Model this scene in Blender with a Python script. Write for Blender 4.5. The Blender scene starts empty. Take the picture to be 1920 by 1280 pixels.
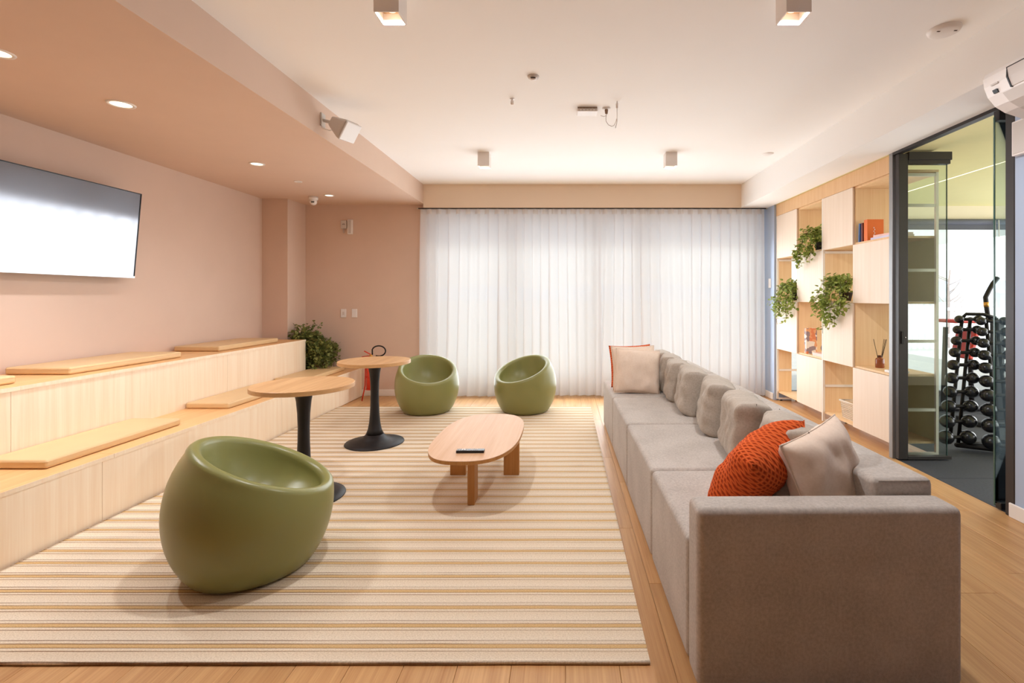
import bpy, bmesh, math, random
from mathutils import Vector, Matrix, Euler, noise as mnoise

S = bpy.context.scene
COL = S.collection
PI = math.pi
random.seed(7)

# ------------------------------------------------------------------ camera
cam_d = bpy.data.cameras.new('camera')
cam = bpy.data.objects.new('camera', cam_d)
COL.objects.link(cam)
cam.location = (0, 0, 1.3)
cam.rotation_euler = (PI / 2, 0, 0)
cam_d.sensor_width = 36.0
cam_d.lens = 920.0 / 1920.0 * 36.0
cam_d.shift_x = -100.0 / 1920.0
cam_d.shift_y = -83.0 / 1920.0
cam_d.clip_end = 2000
S.camera = cam

# ------------------------------------------------------------------ world, exposure
SKY = 1.35
w = bpy.data.worlds.new('sky')
S.world = w
w.use_nodes = True
nt = w.node_tree
nt.nodes.clear()
wo = nt.nodes.new('ShaderNodeOutputWorld')
bg = nt.nodes.new('ShaderNodeBackground')
tc = nt.nodes.new('ShaderNodeTexCoord')
sp = nt.nodes.new('ShaderNodeSeparateXYZ')
cr = nt.nodes.new('ShaderNodeValToRGB')
cr.color_ramp.elements[0].position = 0.0
cr.color_ramp.elements[0].color = (1.0, 0.98, 0.95, 1)
cr.color_ramp.elements[1].position = 0.7
cr.color_ramp.elements[1].color = (0.80, 0.89, 1.0, 1)
nt.links.new(tc.outputs['Generated'], sp.inputs[0])
nt.links.new(sp.outputs['Z'], cr.inputs[0])
nt.links.new(cr.outputs[0], bg.inputs['Color'])
bg.inputs['Strength'].default_value = SKY
nt.links.new(bg.outputs[0], wo.inputs[0])
sun_d = bpy.data.lights.new('sun', 'SUN')
sun_d.energy = 1.6
sun_d.angle = math.radians(3)
sun_d.color = (1.0, 0.96, 0.90)
sun = bpy.data.objects.new('sun', sun_d)
COL.objects.link(sun)
sun.rotation_euler = (math.radians(38), 0, math.radians(-15))   # from behind the photographer, over the roof, onto the terrace
# added lamp strips inside the curtains, standing in for daylight; spaced like folds
FILL_W = 76.0
for i in range(18):
    ad = bpy.data.lights.new('curtain_fill_light', 'AREA')
    ad.shape = 'RECTANGLE'; ad.size = 0.19; ad.size_y = 1.8
    ad.energy = FILL_W / 18
    ad.color = (0.89, 0.955, 1.0)
    ao = bpy.data.objects.new('curtain_fill_light', ad)
    COL.objects.link(ao)
    ao.location = (-1.70 + i * 0.243, 6.33, 1.06)
    ao.rotation_euler = (math.radians(-90), 0, 0)
bd = bpy.data.lights.new('curtain_backlight', 'AREA')  # added lamp outside the glass, lights the curtains from behind
bd.shape = 'RECTANGLE'; bd.size = 4.4; bd.size_y = 2.3
bd.energy = 45.0
bd.color = (0.95, 0.98, 1.0)
bo = bpy.data.objects.new('curtain_backlight', bd)
COL.objects.link(bo)
bo.location = (0.38, 7.05, 1.2)
bo.rotation_euler = (math.radians(-90), 0, 0)
gd = bpy.data.lights.new('gym_fill_light', 'AREA')  # added lamp at the unseen side window, brightens the gym
gd.shape = 'RECTANGLE'; gd.size = 5.4; gd.size_y = 2.0
gd.energy = 160.0
gd.color = (0.97, 0.99, 1.0)
go = bpy.data.objects.new('gym_fill_light', gd)
COL.objects.link(go)
go.location = (6.55, 3.6, 1.22)
go.rotation_euler = (math.radians(-90), 0, math.radians(-90))
LAMP_W = 72.0            # each square ceiling lamp
DOWN_W = 55.0            # each recessed downlight
WARM = (0.95, 0.96, 1.0)
S.view_settings.view_transform = 'Standard'
S.view_settings.look = 'None'
S.view_settings.exposure = 0.10
S.view_settings.gamma = 1.0
S.view_settings.use_curve_mapping = False
S.cycles.max_bounces = 10
S.cycles.diffuse_bounces = 6
S.cycles.use_adaptive_sampling = True
S.cycles.adaptive_threshold = 0.03
S.cycles.glossy_bounces = 3
S.cycles.transmission_bounces = 4
S.cycles.transparent_max_bounces = 12

# ------------------------------------------------------------------ materials
def lin(r, g, b):
    f = lambda c: ((c / 255.0) / 12.92) if c / 255.0 <= 0.04045 else ((c / 255.0 + 0.055) / 1.055) ** 2.4
    return (f(r), f(g), f(b), 1.0)

def newmat(name):
    m = bpy.data.materials.new(name)
    m.use_nodes = True
    n = m.node_tree
    n.nodes.clear()
    out = n.nodes.new('ShaderNodeOutputMaterial')
    return m, n, out

def princ(n, out, col=None, rough=0.5, spec=0.5, metal=0.0):
    p = n.nodes.new('ShaderNodeBsdfPrincipled')
    if col is not None:
        p.inputs['Base Color'].default_value = col
    p.inputs['Roughness'].default_value = rough
    p.inputs['Specular IOR Level'].default_value = spec
    p.inputs['Metallic'].default_value = metal
    n.links.new(p.outputs[0], out.inputs[0])
    return p

def coords(n, scale=(1, 1, 1), rnd=False):
    t = n.nodes.new('ShaderNodeTexCoord')
    mp = n.nodes.new('ShaderNodeMapping')
    mp.inputs['Scale'].default_value = scale
    n.links.new(t.outputs['Object'], mp.inputs['Vector'])
    if rnd:
        oi = n.nodes.new('ShaderNodeObjectInfo')
        mu = n.nodes.new('ShaderNodeMath'); mu.operation = 'MULTIPLY'; mu.inputs[1].default_value = 37.0
        n.links.new(oi.outputs['Random'], mu.inputs[0])
        n.links.new(mu.outputs[0], mp.inputs['Location'])
    return mp

def noise(n, mp, scale, detail=4, rough=0.55):
    t = n.nodes.new('ShaderNodeTexNoise')
    t.inputs['Scale'].default_value = scale
    t.inputs['Detail'].default_value = detail
    t.inputs['Roughness'].default_value = rough
    if mp is not None:
        n.links.new(mp.outputs[0], t.inputs['Vector'])
    return t

def ramp(n, fac, stops, interp='LINEAR'):
    r = n.nodes.new('ShaderNodeValToRGB')
    r.color_ramp.interpolation = interp
    e = r.color_ramp.elements
    e[0].position, e[0].color = stops[0]
    e[1].position, e[1].color = stops[-1]
    for pos, c in stops[1:-1]:
        k = e.new(pos); k.color = c
    n.links.new(fac, r.inputs[0])
    return r

def bump(n, p, height, strength, dist=0.002):
    b = n.nodes.new('ShaderNodeBump')
    b.inputs['Strength'].default_value = strength
    b.inputs['Distance'].default_value = dist
    n.links.new(height, b.inputs['Height'])
    n.links.new(b.outputs[0], p.inputs['Normal'])

def plain(name, col, rough=0.5, spec=0.5, metal=0.0, var=0.04, scale=6.0, bmp=0.0, bscale=200.0):
    """Flat coloured surface with a faint mottling and, if asked, fine relief."""
    m, n, out = newmat(name)
    p = princ(n, out, col, rough, spec, metal)
    mp = coords(n)
    t = noise(n, mp, scale, 3)
    a = tuple(c * (1 - var) for c in col[:3]) + (1,)
    b = tuple(min(1, c * (1 + var)) for c in col[:3]) + (1,)
    r = ramp(n, t.outputs['Fac'], [(0.3, a), (0.7, b)])
    n.links.new(r.outputs[0], p.inputs['Base Color'])
    if bmp > 0:
        t2 = noise(n, mp, bscale, 2)
        bump(n, p, t2.outputs['Fac'], bmp)
    return m

def wood(name, c1, c2, grain=(28, 28, 1.6), rough=0.45, spec=0.4, rnd=True, fine=0.35, rv=0.0):
    """Wood with grain stretched along the axis that has the small scale."""
    m, n, out = newmat(name)
    p = princ(n, out, c1, rough, spec)
    mp = coords(n, grain, rnd)
    t1 = noise(n, mp, 1.0, 5, 0.6)
    mp2 = coords(n, tuple(g * (7 if g > 5 else 1.2) for g in grain), rnd)
    t2 = noise(n, mp2, 1.0, 2, 0.5)
    mx = n.nodes.new('ShaderNodeMix'); mx.data_type = 'FLOAT'
    mx.inputs['Factor'].default_value = fine
    n.links.new(t1.outputs['Fac'], mx.inputs['A'])
    n.links.new(t2.outputs['Fac'], mx.inputs['B'])
    r = ramp(n, mx.outputs['Result'], [(0.32, c2), (0.62, c1)])
    src = r.outputs[0]
    if rv > 0:
        oi = n.nodes.new('ShaderNodeObjectInfo')
        mr = n.nodes.new('ShaderNodeMapRange')
        mr.inputs['To Min'].default_value = 1 - rv
        mr.inputs['To Max'].default_value = 1 + rv
        n.links.new(oi.outputs['Random'], mr.inputs['Value'])
        hs = n.nodes.new('ShaderNodeHueSaturation')
        n.links.new(mr.outputs[0], hs.inputs['Value'])
        n.links.new(src, hs.inputs['Color'])
        src = hs.outputs[0]
    n.links.new(src, p.inputs['Base Color'])
    bump(n, p, mx.outputs['Result'], 0.08, 0.001)
    return m

def fabric(name, c1, c2, weave=700.0, rough=0.95, bstr=0.35, sheen=0.15):
    m, n, out = newmat(name)
    p = princ(n, out, c1, rough, 0.15)
    p.inputs['Sheen Weight'].default_value = sheen
    mp = coords(n)
    t = noise(n, mp, 90.0, 4, 0.7)
    t3 = noise(n, mp, 5.0, 3)
    mx = n.nodes.new('ShaderNodeMix'); mx.data_type = 'FLOAT'
    mx.inputs['Factor'].default_value = 0.35
    n.links.new(t.outputs['Fac'], mx.inputs['A'])
    n.links.new(t3.outputs['Fac'], mx.inputs['B'])
    r = ramp(n, mx.outputs['Result'], [(0.38, c2), (0.6, c1)])
    n.links.new(r.outputs[0], p.inputs['Base Color'])
    t2 = noise(n, mp, weave, 1)
    bump(n, p, t2.outputs['Fac'], bstr, 0.0012)
    return m

def knit(name, c1, c2):
    """Waffle-knit: a diamond lattice of raised ribs."""
    m, n, out = newmat(name)
    p = princ(n, out, c1, 0.95, 0.1)
    mp = coords(n)
    mp.inputs['Rotation'].default_value = (0, 0, 0.6)
    w1 = n.nodes.new('ShaderNodeTexWave'); w1.bands_direction = 'X'; w1.inputs['Scale'].default_value = 20.0
    w1.inputs['Distortion'].default_value = 0.0
    w2 = n.nodes.new('ShaderNodeTexWave'); w2.bands_direction = 'Y'; w2.inputs['Scale'].default_value = 20.0
    w2.inputs['Distortion'].default_value = 0.0
    n.links.new(mp.outputs[0], w1.inputs[0]); n.links.new(mp.outputs[0], w2.inputs[0])
    mx = n.nodes.new('ShaderNodeMath'); mx.operation = 'MAXIMUM'
    n.links.new(w1.outputs['Fac'], mx.inputs[0]); n.links.new(w2.outputs['Fac'], mx.inputs[1])
    r = ramp(n, mx.outputs[0], [(0.3, c2), (0.9, c1)])
    n.links.new(r.outputs[0], p.inputs['Base Color'])
    bump(n, p, mx.outputs[0], 0.9, 0.006)
    return m

def emis(name, col, strength):
    m, n, out = newmat(name)
    e = n.nodes.new('ShaderNodeEmission')
    e.inputs[0].default_value = col
    e.inputs[1].default_value = strength
    n.links.new(e.outputs[0], out.inputs[0])
    return m

def thin_glass(name, tint=(1, 1, 1, 1), ior=1.45):
    m, n, out = newmat(name)
    tr = n.nodes.new('ShaderNodeBsdfTransparent'); tr.inputs[0].default_value = tint
    gl = n.nodes.new('ShaderNodeBsdfGlossy'); gl.inputs['Roughness'].default_value = 0.01
    fr = n.nodes.new('ShaderNodeFresnel'); fr.inputs[0].default_value = ior
    mx = n.nodes.new('ShaderNodeMixShader')
    n.links.new(fr.outputs[0], mx.inputs[0])
    n.links.new(tr.outputs[0], mx.inputs[1])
    n.links.new(gl.outputs[0], mx.inputs[2])
    n.links.new(mx.outputs[0], out.inputs[0])
    return m

def sheer(name, col, see=0.25, trans=0.75):
    m, n, out = newmat(name)
    d = n.nodes.new('ShaderNodeBsdfDiffuse'); d.inputs[0].default_value = col
    t = n.nodes.new('ShaderNodeBsdfTranslucent'); t.inputs[0].default_value = col
    tr = n.nodes.new('ShaderNodeBsdfTransparent')
    a = n.nodes.new('ShaderNodeMixShader'); a.inputs[0].default_value = trans
    n.links.new(d.outputs[0], a.inputs[1]); n.links.new(t.outputs[0], a.inputs[2])
    b = n.nodes.new('ShaderNodeMixShader')
    mp = coords(n, (400, 400, 400))
    ns = noise(n, mp, 1.0, 1)
    mr = n.nodes.new('ShaderNodeMapRange')
    mr.inputs['To Min'].default_value = see * 0.8
    mr.inputs['To Max'].default_value = see * 1.2
    n.links.new(ns.outputs['Fac'], mr.inputs['Value'])
    n.links.new(mr.outputs[0], b.inputs[0])
    n.links.new(a.outputs[0], b.inputs[1]); n.links.new(tr.outputs[0], b.inputs[2])
    n.links.new(b.outputs[0], out.inputs[0])
    return m

def leafmat(name, c1, c2):
    m, n, out = newmat(name)
    p = princ(n, out, c1, 0.45, 0.4)
    mp = coords(n)
    t = noise(n, mp, 24.0, 2)
    r = ramp(n, t.outputs['Fac'], [(0.35, c2), (0.65, c1)])
    n.links.new(r.outputs[0], p.inputs['Base Color'])
    tl = n.nodes.new('ShaderNodeBsdfTranslucent')
    n.links.new(r.outputs[0], tl.inputs[0])
    mx = n.nodes.new('ShaderNodeMixShader'); mx.inputs[0].default_value = 0.3
    n.links.new(p.outputs[0], mx.inputs[1]); n.links.new(tl.outputs[0], mx.inputs[2])
    n.links.new(mx.outputs[0], out.inputs[0])
    return m

RUG_P = 0.1135
def rugmat(name):
    """Flat-woven rug: bands across the rug, repeated every RUG_P metres along it."""
    m, n, out = newmat(name)
    p = princ(n, out, (0.7, 0.6, 0.5, 1), 0.95, 0.1)
    mp = coords(n)
    sx = n.nodes.new('ShaderNodeSeparateXYZ')
    n.links.new(mp.outputs[0], sx.inputs[0])
    wob = noise(n, mp, 3.0, 2)
    ad = n.nodes.new('ShaderNodeMath'); ad.operation = 'MULTIPLY_ADD'; ad.inputs[1].default_value = 0.006
    n.links.new(wob.outputs['Fac'], ad.inputs[0]); n.links.new(sx.outputs['Y'], ad.inputs[2])
    dv = n.nodes.new('ShaderNodeMath'); dv.operation = 'DIVIDE'; dv.inputs[1].default_value = RUG_P
    n.links.new(ad.outputs[0], dv.inputs[0])
    fr = n.nodes.new('ShaderNodeMath'); fr.operation = 'FRACT'
    n.links.new(dv.outputs[0], fr.inputs[0])
    pale = lin(233, 219, 198); pale2 = lin(227, 209, 184); tan = lin(216, 182, 132); dark = lin(126, 88, 54)
    r = ramp(n, fr.outputs[0], [
        (0.0, pale), (0.41, pale2), (0.43, dark), (0.455, pale2), (0.555, pale), (0.575, dark), (0.60, tan),
        (0.74, tan), (0.765, dark), (0.79, pale2), (0.90, pale), (0.925, dark), (0.95, pale)], 'LINEAR')
    # stitches: the dark lines break up into dashes
    mp2 = coords(n, (150, 260, 1))
    t = noise(n, mp2, 1.0, 2)
    mx = n.nodes.new('ShaderNodeMix'); mx.data_type = 'RGBA'; mx.blend_type = 'MULTIPLY'
    mx.inputs['Factor'].default_value = 0.55
    n.links.new(r.outputs[0], mx.inputs['A'])
    r2 = ramp(n, t.outputs['Fac'], [(0.35, (0.68, 0.62, 0.55, 1)), (0.6, (1, 1, 1, 1))])
    n.links.new(r2.outputs[0], mx.inputs['B'])
    n.links.new(mx.outputs['Result'], p.inputs['Base Color'])
    bump(n, p, t.outputs['Fac'], 0.5, 0.003)
    return m

M = {}
M['wall_pink'] = plain('painted_terracotta_plaster', lin(219, 193, 175), 0.85, 0.2, var=0.015, scale=3, bmp=0.05, bscale=90)
M['ceiling'] = plain('white_ceiling_paint', lin(250, 248, 246), 0.9, 0.15, var=0.006, scale=2)
M['beam'] = plain('cream_beam_paint', lin(236, 216, 194), 0.9, 0.15, var=0.01, scale=2)
M['blue'] = plain('blue_grey_wall_paint', lin(176, 190, 212), 0.85, 0.2, var=0.015, scale=3)
M['rear'] = plain('slate_rear_wall_paint', lin(106, 112, 122), 0.9, 0.1, var=0.02, scale=2)
M['baseboard'] = plain('white_baseboard', lin(238, 230, 222), 0.5, 0.4, var=0.01)
M['floor'] = wood('oak_floor', lin(212, 166, 112), lin(182, 130, 80), (22, 1.3, 22), 0.38, 0.45, True, 0.35, 0.07)
M['riser'] = wood('pale_maple_veneer', lin(250, 232, 206), lin(242, 216, 184), (26, 26, 1.2), 0.5, 0.35)
M['tread'] = wood('honey_maple_veneer', lin(234, 188, 132), lin(220, 166, 108), (26, 1.2, 26), 0.42, 0.4)
M['cab'] = wood('shelf_maple_veneer', lin(240, 222, 204), lin(232, 211, 190), (30, 30, 1.2), 0.5, 0.35)
M['cabin'] = wood('shelf_inner_veneer', lin(238, 204, 160), lin(228, 188, 140), (30, 30, 1.2), 0.5, 0.3)
M['fascia'] = wood('fascia_veneer', lin(232, 194, 150), lin(222, 178, 132), (30, 30, 1.2), 0.5, 0.35)
M['white_metal'] = plain('white_powder_coat', lin(236, 226, 214), 0.45, 0.4, var=0.01)
M['olive'] = plain('olive_panel', lin(212, 206, 160), 0.6, 0.3, var=0.02)
M['gymceil'] = plain('olive_yellow_ceiling', lin(240, 232, 176), 0.9, 0.1, var=0.01)
M['gymbeam'] = plain('cream_gym_beam', lin(228, 218, 196), 0.9, 0.1, var=0.01)
M['rubber'] = plain('black_rubber_tile', lin(62, 64, 70), 0.75, 0.3, var=0.15, scale=60, bmp=0.2, bscale=400)
M['frame'] = plain('dark_bronze_aluminium', lin(58, 54, 54), 0.4, 0.5, 0.3, var=0.05)
M['alu'] = plain('grey_aluminium', lin(150, 150, 152), 0.4, 0.5, 0.4, var=0.03)
M['winframe'] = plain('beige_window_frame', lin(205, 196, 184), 0.5, 0.4, var=0.02)
M['glass'] = thin_glass('clear_pane', (0.96, 0.98, 0.97, 1))
M['glass_green'] = thin_glass('green_tinted_pane', (0.91, 0.96, 0.94, 1))
M['glass_edge'] = plain('glass_edge_green', lin(60, 92, 84), 0.15, 0.6, var=0.02)
M['blind'] = sheer('grey_blind_fabric', lin(232, 236, 246), 0.55, 0.85)
M['blind_dark'] = plain('charcoal_blind_fabric', lin(92, 94, 104), 0.8, 0.2, var=0.03)
M['curtain'] = sheer('white_sheer_voile', lin(246, 245, 247), 0.07, 0.56)
M['tape'] = sheer('curtain_heading_tape', lin(240, 234, 230), 0.10, 0.55)
M['rug'] = rugmat('striped_flatweave')
M['sofa'] = fabric('taupe_linen', lin(197, 188, 179), lin(171, 162, 153), 800, 0.95, 0.4)
M['cushgrey'] = fabric('grey_brown_linen', lin(186, 174, 160), lin(168, 156, 142), 700, 0.95, 0.35)
M['cushbeige'] = fabric('beige_cotton', lin(232, 212, 194), lin(224, 202, 182), 900, 0.9, 0.15)
M['orange'] = knit('orange_waffle_knit', lin(226, 104, 52), lin(176, 64, 28))
M['pad'] = plain('mustard_leatherette', lin(222, 188, 140), 0.42, 0.4, var=0.025, scale=5, bmp=0.06, bscale=300)
M['green'] = plain('olive_green_polymer', lin(136, 135, 80), 0.33, 0.45, var=0.02, scale=4, bmp=0.03, bscale=500)
M['blackmetal'] = plain('black_cast_metal', lin(25, 21, 22), 0.5, 0.5, 0.2, var=0.06)
M['tabletop'] = wood('oak_table_top', lin(222, 180, 130), lin(196, 148, 100), (20, 1.4, 20), 0.4, 0.45)
M['tableedge'] = wood('table_edge', lin(206, 160, 108), lin(186, 138, 88), (8, 8, 60), 0.45, 0.4)
M['coffee'] = wood('coffee_table_veneer', lin(216, 176, 140), lin(204, 158, 118), (22, 1.3, 22), 0.5, 0.25)
M['coffeeleg'] = wood('coffee_leg_wood', lin(198, 142, 80), lin(176, 118, 60), (40, 40, 2), 0.45, 0.4)
M['black'] = plain('black_plastic', lin(24, 23, 25), 0.35, 0.5, var=0.05)
M['blackball'] = plain('black_vinyl', lin(30, 30, 34), 0.25, 0.6, var=0.05)
M['chrome'] = plain('brushed_steel', lin(190, 190, 194), 0.25, 0.5, 1.0, var=0.02)
M['screen'] = plain('glossy_screen', lin(152, 152, 158), 0.10, 0.6, 0.95, var=0.004)
M['whiteplastic'] = plain('white_plastic', lin(236, 230, 226), 0.4, 0.45, var=0.008)
M['greyplastic'] = plain('light_grey_plastic', lin(206, 198, 192), 0.45, 0.4, var=0.01)
M['lampbody'] = plain('satin_lamp_body', lin(234, 226, 220), 0.4, 0.45, 0.1, var=0.01)
M['lampin'] = plain('gold_reflector', lin(232, 190, 140), 0.35, 0.5, 0.6, var=0.01)
M['bulb'] = emis('warm_bulb', (1.0, 0.80, 0.55, 1), 4.0)
M['taupe'] = plain('taupe_plastic', lin(150, 122, 100), 0.6, 0.3, var=0.03)
M['led'] = emis('led_strip', (1.0, 0.88, 0.60, 1), 2.5)
M['leaf'] = leafmat('ivy_leaf', lin(176, 186, 96), lin(108, 128, 52))
M['leafdark'] = leafmat('dark_ivy_leaf', lin(164, 168, 98), lin(92, 108, 52))
M['stem'] = plain('plant_stem', lin(104, 96, 52), 0.7, 0.2, var=0.1)
M['soil'] = plain('dark_soil', lin(52, 40, 30), 0.95, 0.1, var=0.2, scale=80, bmp=0.4, bscale=120)
M['pot'] = plain('dark_pot', lin(60, 54, 48), 0.6, 0.3, var=0.04)
M['red'] = plain('red_enamel', lin(206, 52, 26), 0.35, 0.5, var=0.03)
M['brass'] = plain('brass_valve', lin(214, 158, 82), 0.35, 0.5, 0.8, var=0.03)
M['hose'] = plain('black_rubber_hose', lin(26, 24, 24), 0.6, 0.3, var=0.04)
M['bookorange'] = plain('orange_cover', lin(226, 112, 38), 0.5, 0.4, var=0.03)
M['bookblue'] = plain('blue_cover', lin(84, 116, 168), 0.5, 0.4, var=0.03)
M['bookred'] = plain('dark_red_cover', lin(112, 48, 32), 0.5, 0.4, var=0.2, scale=60)
M['bookpink'] = plain('pink_cover', lin(238, 196, 184), 0.5, 0.4, var=0.03)
M['booklilac'] = plain('lilac_cover', lin(206, 200, 222), 0.5, 0.4, var=0.05)
M['pages'] = plain('paper_pages', lin(244, 236, 222), 0.9, 0.1, var=0.03, scale=200)
M['amber'] = plain('amber_glass', lin(140, 72, 36), 0.12, 0.6, var=0.05)
M['reed'] = plain('dark_reed', lin(62, 48, 36), 0.8, 0.2, var=0.1)
M['bowl'] = wood('walnut_disc', lin(112, 62, 34), lin(66, 34, 18), (40, 40, 8), 0.5, 0.3)
M['basket'] = plain('cream_wicker_plastic', lin(226, 210, 190), 0.6, 0.3, var=0.03)
M['terrace'] = plain('pale_terrace_paving', lin(214, 208, 200), 0.9, 0.1, var=0.03)
M['fence'] = plain('white_picket_paint', lin(240, 240, 240), 0.7, 0.2, var=0.01)
M['hill'] = plain('hazed_hill', lin(196, 204, 222), 1.0, 0.0, var=0.05, scale=0.03)  # haze of distance put into the base colour of the hills
M['city'] = plain('hazed_house', lin(216, 214, 220), 1.0, 0.0, var=0.03, scale=0.2)  # houses paled by haze put into their colour
M['twig'] = plain('bare_twig', lin(150, 120, 104), 0.9, 0.1, var=0.1)

# patterned cover: blocks of orange, white and grey print
m_, n_, o_ = newmat('patterned_print_cover')
p_ = princ(n_, o_, (0.8, 0.5, 0.3, 1), 0.5, 0.4)
v_ = n_.nodes.new('ShaderNodeTexVoronoi'); v_.inputs['Scale'].default_value = 26.0
n_.links.new(coords(n_).outputs[0], v_.inputs['Vector'])
r_ = ramp(n_, v_.outputs['Color'], [(0.2, lin(222, 132, 84)), (0.4, lin(240, 224, 208)), (0.55, lin(150, 128, 130)),
                                    (0.7, lin(228, 160, 110)), (0.85, lin(244, 236, 228))], 'CONSTANT')
n_.links.new(r_.outputs[0], p_.inputs['Base Color'])
M['printed'] = m_

# ------------------------------------------------------------------ mesh helpers
def T(name, label, cat, loc=(0, 0, 0), rz=0.0, group=None, kind=None):
    o = bpy.data.objects.new(name, None)
    o.empty_display_size = 0.1
    COL.objects.link(o)
    o.location = loc
    o.rotation_euler = (0, 0, rz)
    tag(o, label, cat, group, kind)
    return o

def tag(o, label=None, cat=None, group=None, kind=None):
    if label: o['label'] = label
    if cat: o['category'] = cat
    if group: o['group'] = group
    if kind: o['kind'] = kind
    return o

def P(name, data, mat, parent=None, smooth=False, wn=False, label=None, kind=None):
    v, f = data
    me = bpy.data.meshes.new(name)
    me.from_pydata([tuple(a) for a in v], [], f)
    me.update()
    if smooth:
        me.polygons.foreach_set('use_smooth', [True] * len(me.polygons))
    me.materials.append(M[mat] if isinstance(mat, str) else mat)
    o = bpy.data.objects.new(name, me)
    COL.objects.link(o)
    if parent is not None:
        o.parent = parent
    if wn:
        md = o.modifiers.new('weighted', 'WEIGHTED_NORMAL'); md.keep_sharp = True
    if label: o['label'] = label
    if kind: o['kind'] = kind
    return o

def merge(*ds):
    V, F = [], []
    for v, f in ds:
        b = len(V)
        V += [tuple(a) for a in v]
        F += [tuple(i + b for i in q) for q in f]
    return V, F

def xf(data, mat4):
    v, f = data
    return [tuple(mat4 @ Vector(a)) for a in v], f

def move(data, d):
    return xf(data, Matrix.Translation(d))

def box(x0, x1, y0, y1, z0, z1, bev=0.0, seg=2):
    bm = bmesh.new()
    bmesh.ops.create_cube(bm, size=1.0)
    for v in bm.verts:
        v.co = Vector(((x0 + x1) / 2 + v.co.x * (x1 - x0), (y0 + y1) / 2 + v.co.y * (y1 - y0), (z0 + z1) / 2 + v.co.z * (z1 - z0)))
    if bev > 0:
        bmesh.ops.bevel(bm, geom=list(bm.edges), offset=bev, segments=seg, profile=0.5, affect='EDGES')
    bm.normal_update()
    d = ([v.co.copy() for v in bm.verts], [tuple(v.index for v in f.verts) for f in bm.faces])
    bm.free()
    return d

def revolve(prof, n=32, close=True):
    """prof: (r, z) from bottom to top; r == 0 gives a pole."""
    V, F, rings = [], [], []
    for r, z in prof:
        if r <= 1e-6:
            rings.append([len(V)]); V.append((0, 0, z))
        else:
            rings.append(list(range(len(V), len(V) + n)))
            for k in range(n):
                a = 2 * PI * k / n
                V.append((r * math.cos(a), r * math.sin(a), z))
    for a, b in zip(rings, rings[1:]):
        for k in range(n):
            k2 = (k + 1) % n
            if len(a) == 1 and len(b) == 1: continue
            if len(a) == 1: F.append((a[0], b[k2], b[k]))
            elif len(b) == 1: F.append((a[k], a[k2], b[0]))
            else: F.append((a[k], a[k2], b[k2], b[k]))
    return V, F

def tube(pts, r, n=8, caps=True):
    pts = [Vector(p) for p in pts]
    rs = r if isinstance(r, (list, tuple)) else [r] * len(pts)
    V, F = [], []
    up = Vector((0, 0, 1))
    prev = None
    for i, p in enumerate(pts):
        d = (pts[min(i + 1, len(pts) - 1)] - pts[max(i - 1, 0)])
        d = d.normalized() if d.length > 1e-9 else up
        if prev is None:
            a = d.cross(up if abs(d.dot(up)) < 0.95 else Vector((1, 0, 0))).normalized()
        else:
            a = (prev - d * prev.dot(d))
            a = a.normalized() if a.length > 1e-6 else d.orthogonal().normalized()
        prev = a
        b = d.cross(a)
        for k in range(n):
            t = 2 * PI * k / n
            V.append(p + (a * math.cos(t) + b * math.sin(t)) * rs[i])
    for i in range(len(pts) - 1):
        for k in range(n):
            k2 = (k + 1) % n
            F.append((i * n + k, (i + 1) * n + k, (i + 1) * n + k2, i * n + k2))
    if caps:
        F.append(tuple(range(n)))
        F.append(tuple(reversed(range((len(pts) - 1) * n, len(pts) * n))))
    return V, F

def sphere(r, n=16, m=10, sq=(1, 1, 1)):
    prof = [(r * math.sin(PI * i / m), -r * math.cos(PI * i / m)) for i in range(m + 1)]
    v, f = revolve([(0 if i in (0, m) else p[0], p[1]) for i, p in enumerate(prof)], n)
    return [(a[0] * sq[0], a[1] * sq[1], a[2] * sq[2]) for a in v], f

def prism(outline, z0, z1):
    n = len(outline)
    V = [(x, y, z0) for x, y in outline] + [(x, y, z1) for x, y in outline]
    F = [tuple(reversed(range(n))), tuple(range(n, 2 * n))]
    for k in range(n):
        k2 = (k + 1) % n
        F.append((k, k2, n + k2, n + k))
    return V, F

def pillow(wd, ht, th, seed=0, n=26, wr=0.006, pinch=0.06, boxy=4, pw_=0.55):
    """Stuffed square cushion lying in the XY plane, thickness along Z."""
    V, F, idx = [], [], {}
    for side in (1, -1):
        for i in range(n + 1):
            for j in range(n + 1):
                u, v = -1 + 2 * i / n, -1 + 2 * j / n
                edge = i in (0, n) or j in (0, n)
                if edge and side == -1:
                    idx[(side, i, j)] = idx[(1, i, j)]; continue
                x = wd / 2 * u * (1 - pinch * (1 - v * v) * abs(u))
                y = ht / 2 * v * (1 - pinch * (1 - u * u) * abs(v))
                k = max(0.0, (1 - u ** boxy) * (1 - v ** boxy)) ** pw_
                z = side * th / 2 * k
                nv = mnoise.noise(Vector((u * 2.2 + seed * 3.1, v * 2.2, side * 2.0 + seed)))
                nw = mnoise.noise(Vector((u * 7 + seed * 1.7, v * 2.5, side * 5.0)))
                z += wr * (nv * 2.0 + nw) * min(1, 3 * k) * side
                x += 0.35 * wr * nw; y += 0.35 * wr * nv
                idx[(side, i, j)] = len(V); V.append((x, y, z))
    for side in (1, -1):
        for i in range(n):
            for j in range(n):
                q = (idx[(side, i, j)], idx[(side, i + 1, j)], idx[(side, i + 1, j + 1)], idx[(side, i, j + 1)])
                F.append(q if side == 1 else tuple(reversed(q)))
    rim = [V[idx[(1, i, 0)]] for i in range(n + 1)] + [V[idx[(1, n, j)]] for j in range(1, n + 1)] + \
          [V[idx[(1, i, n)]] for i in range(n - 1, -1, -1)] + [V[idx[(1, 0, j)]] for j in range(n - 1, -1, -1)]
    return (V, F), rim

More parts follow.
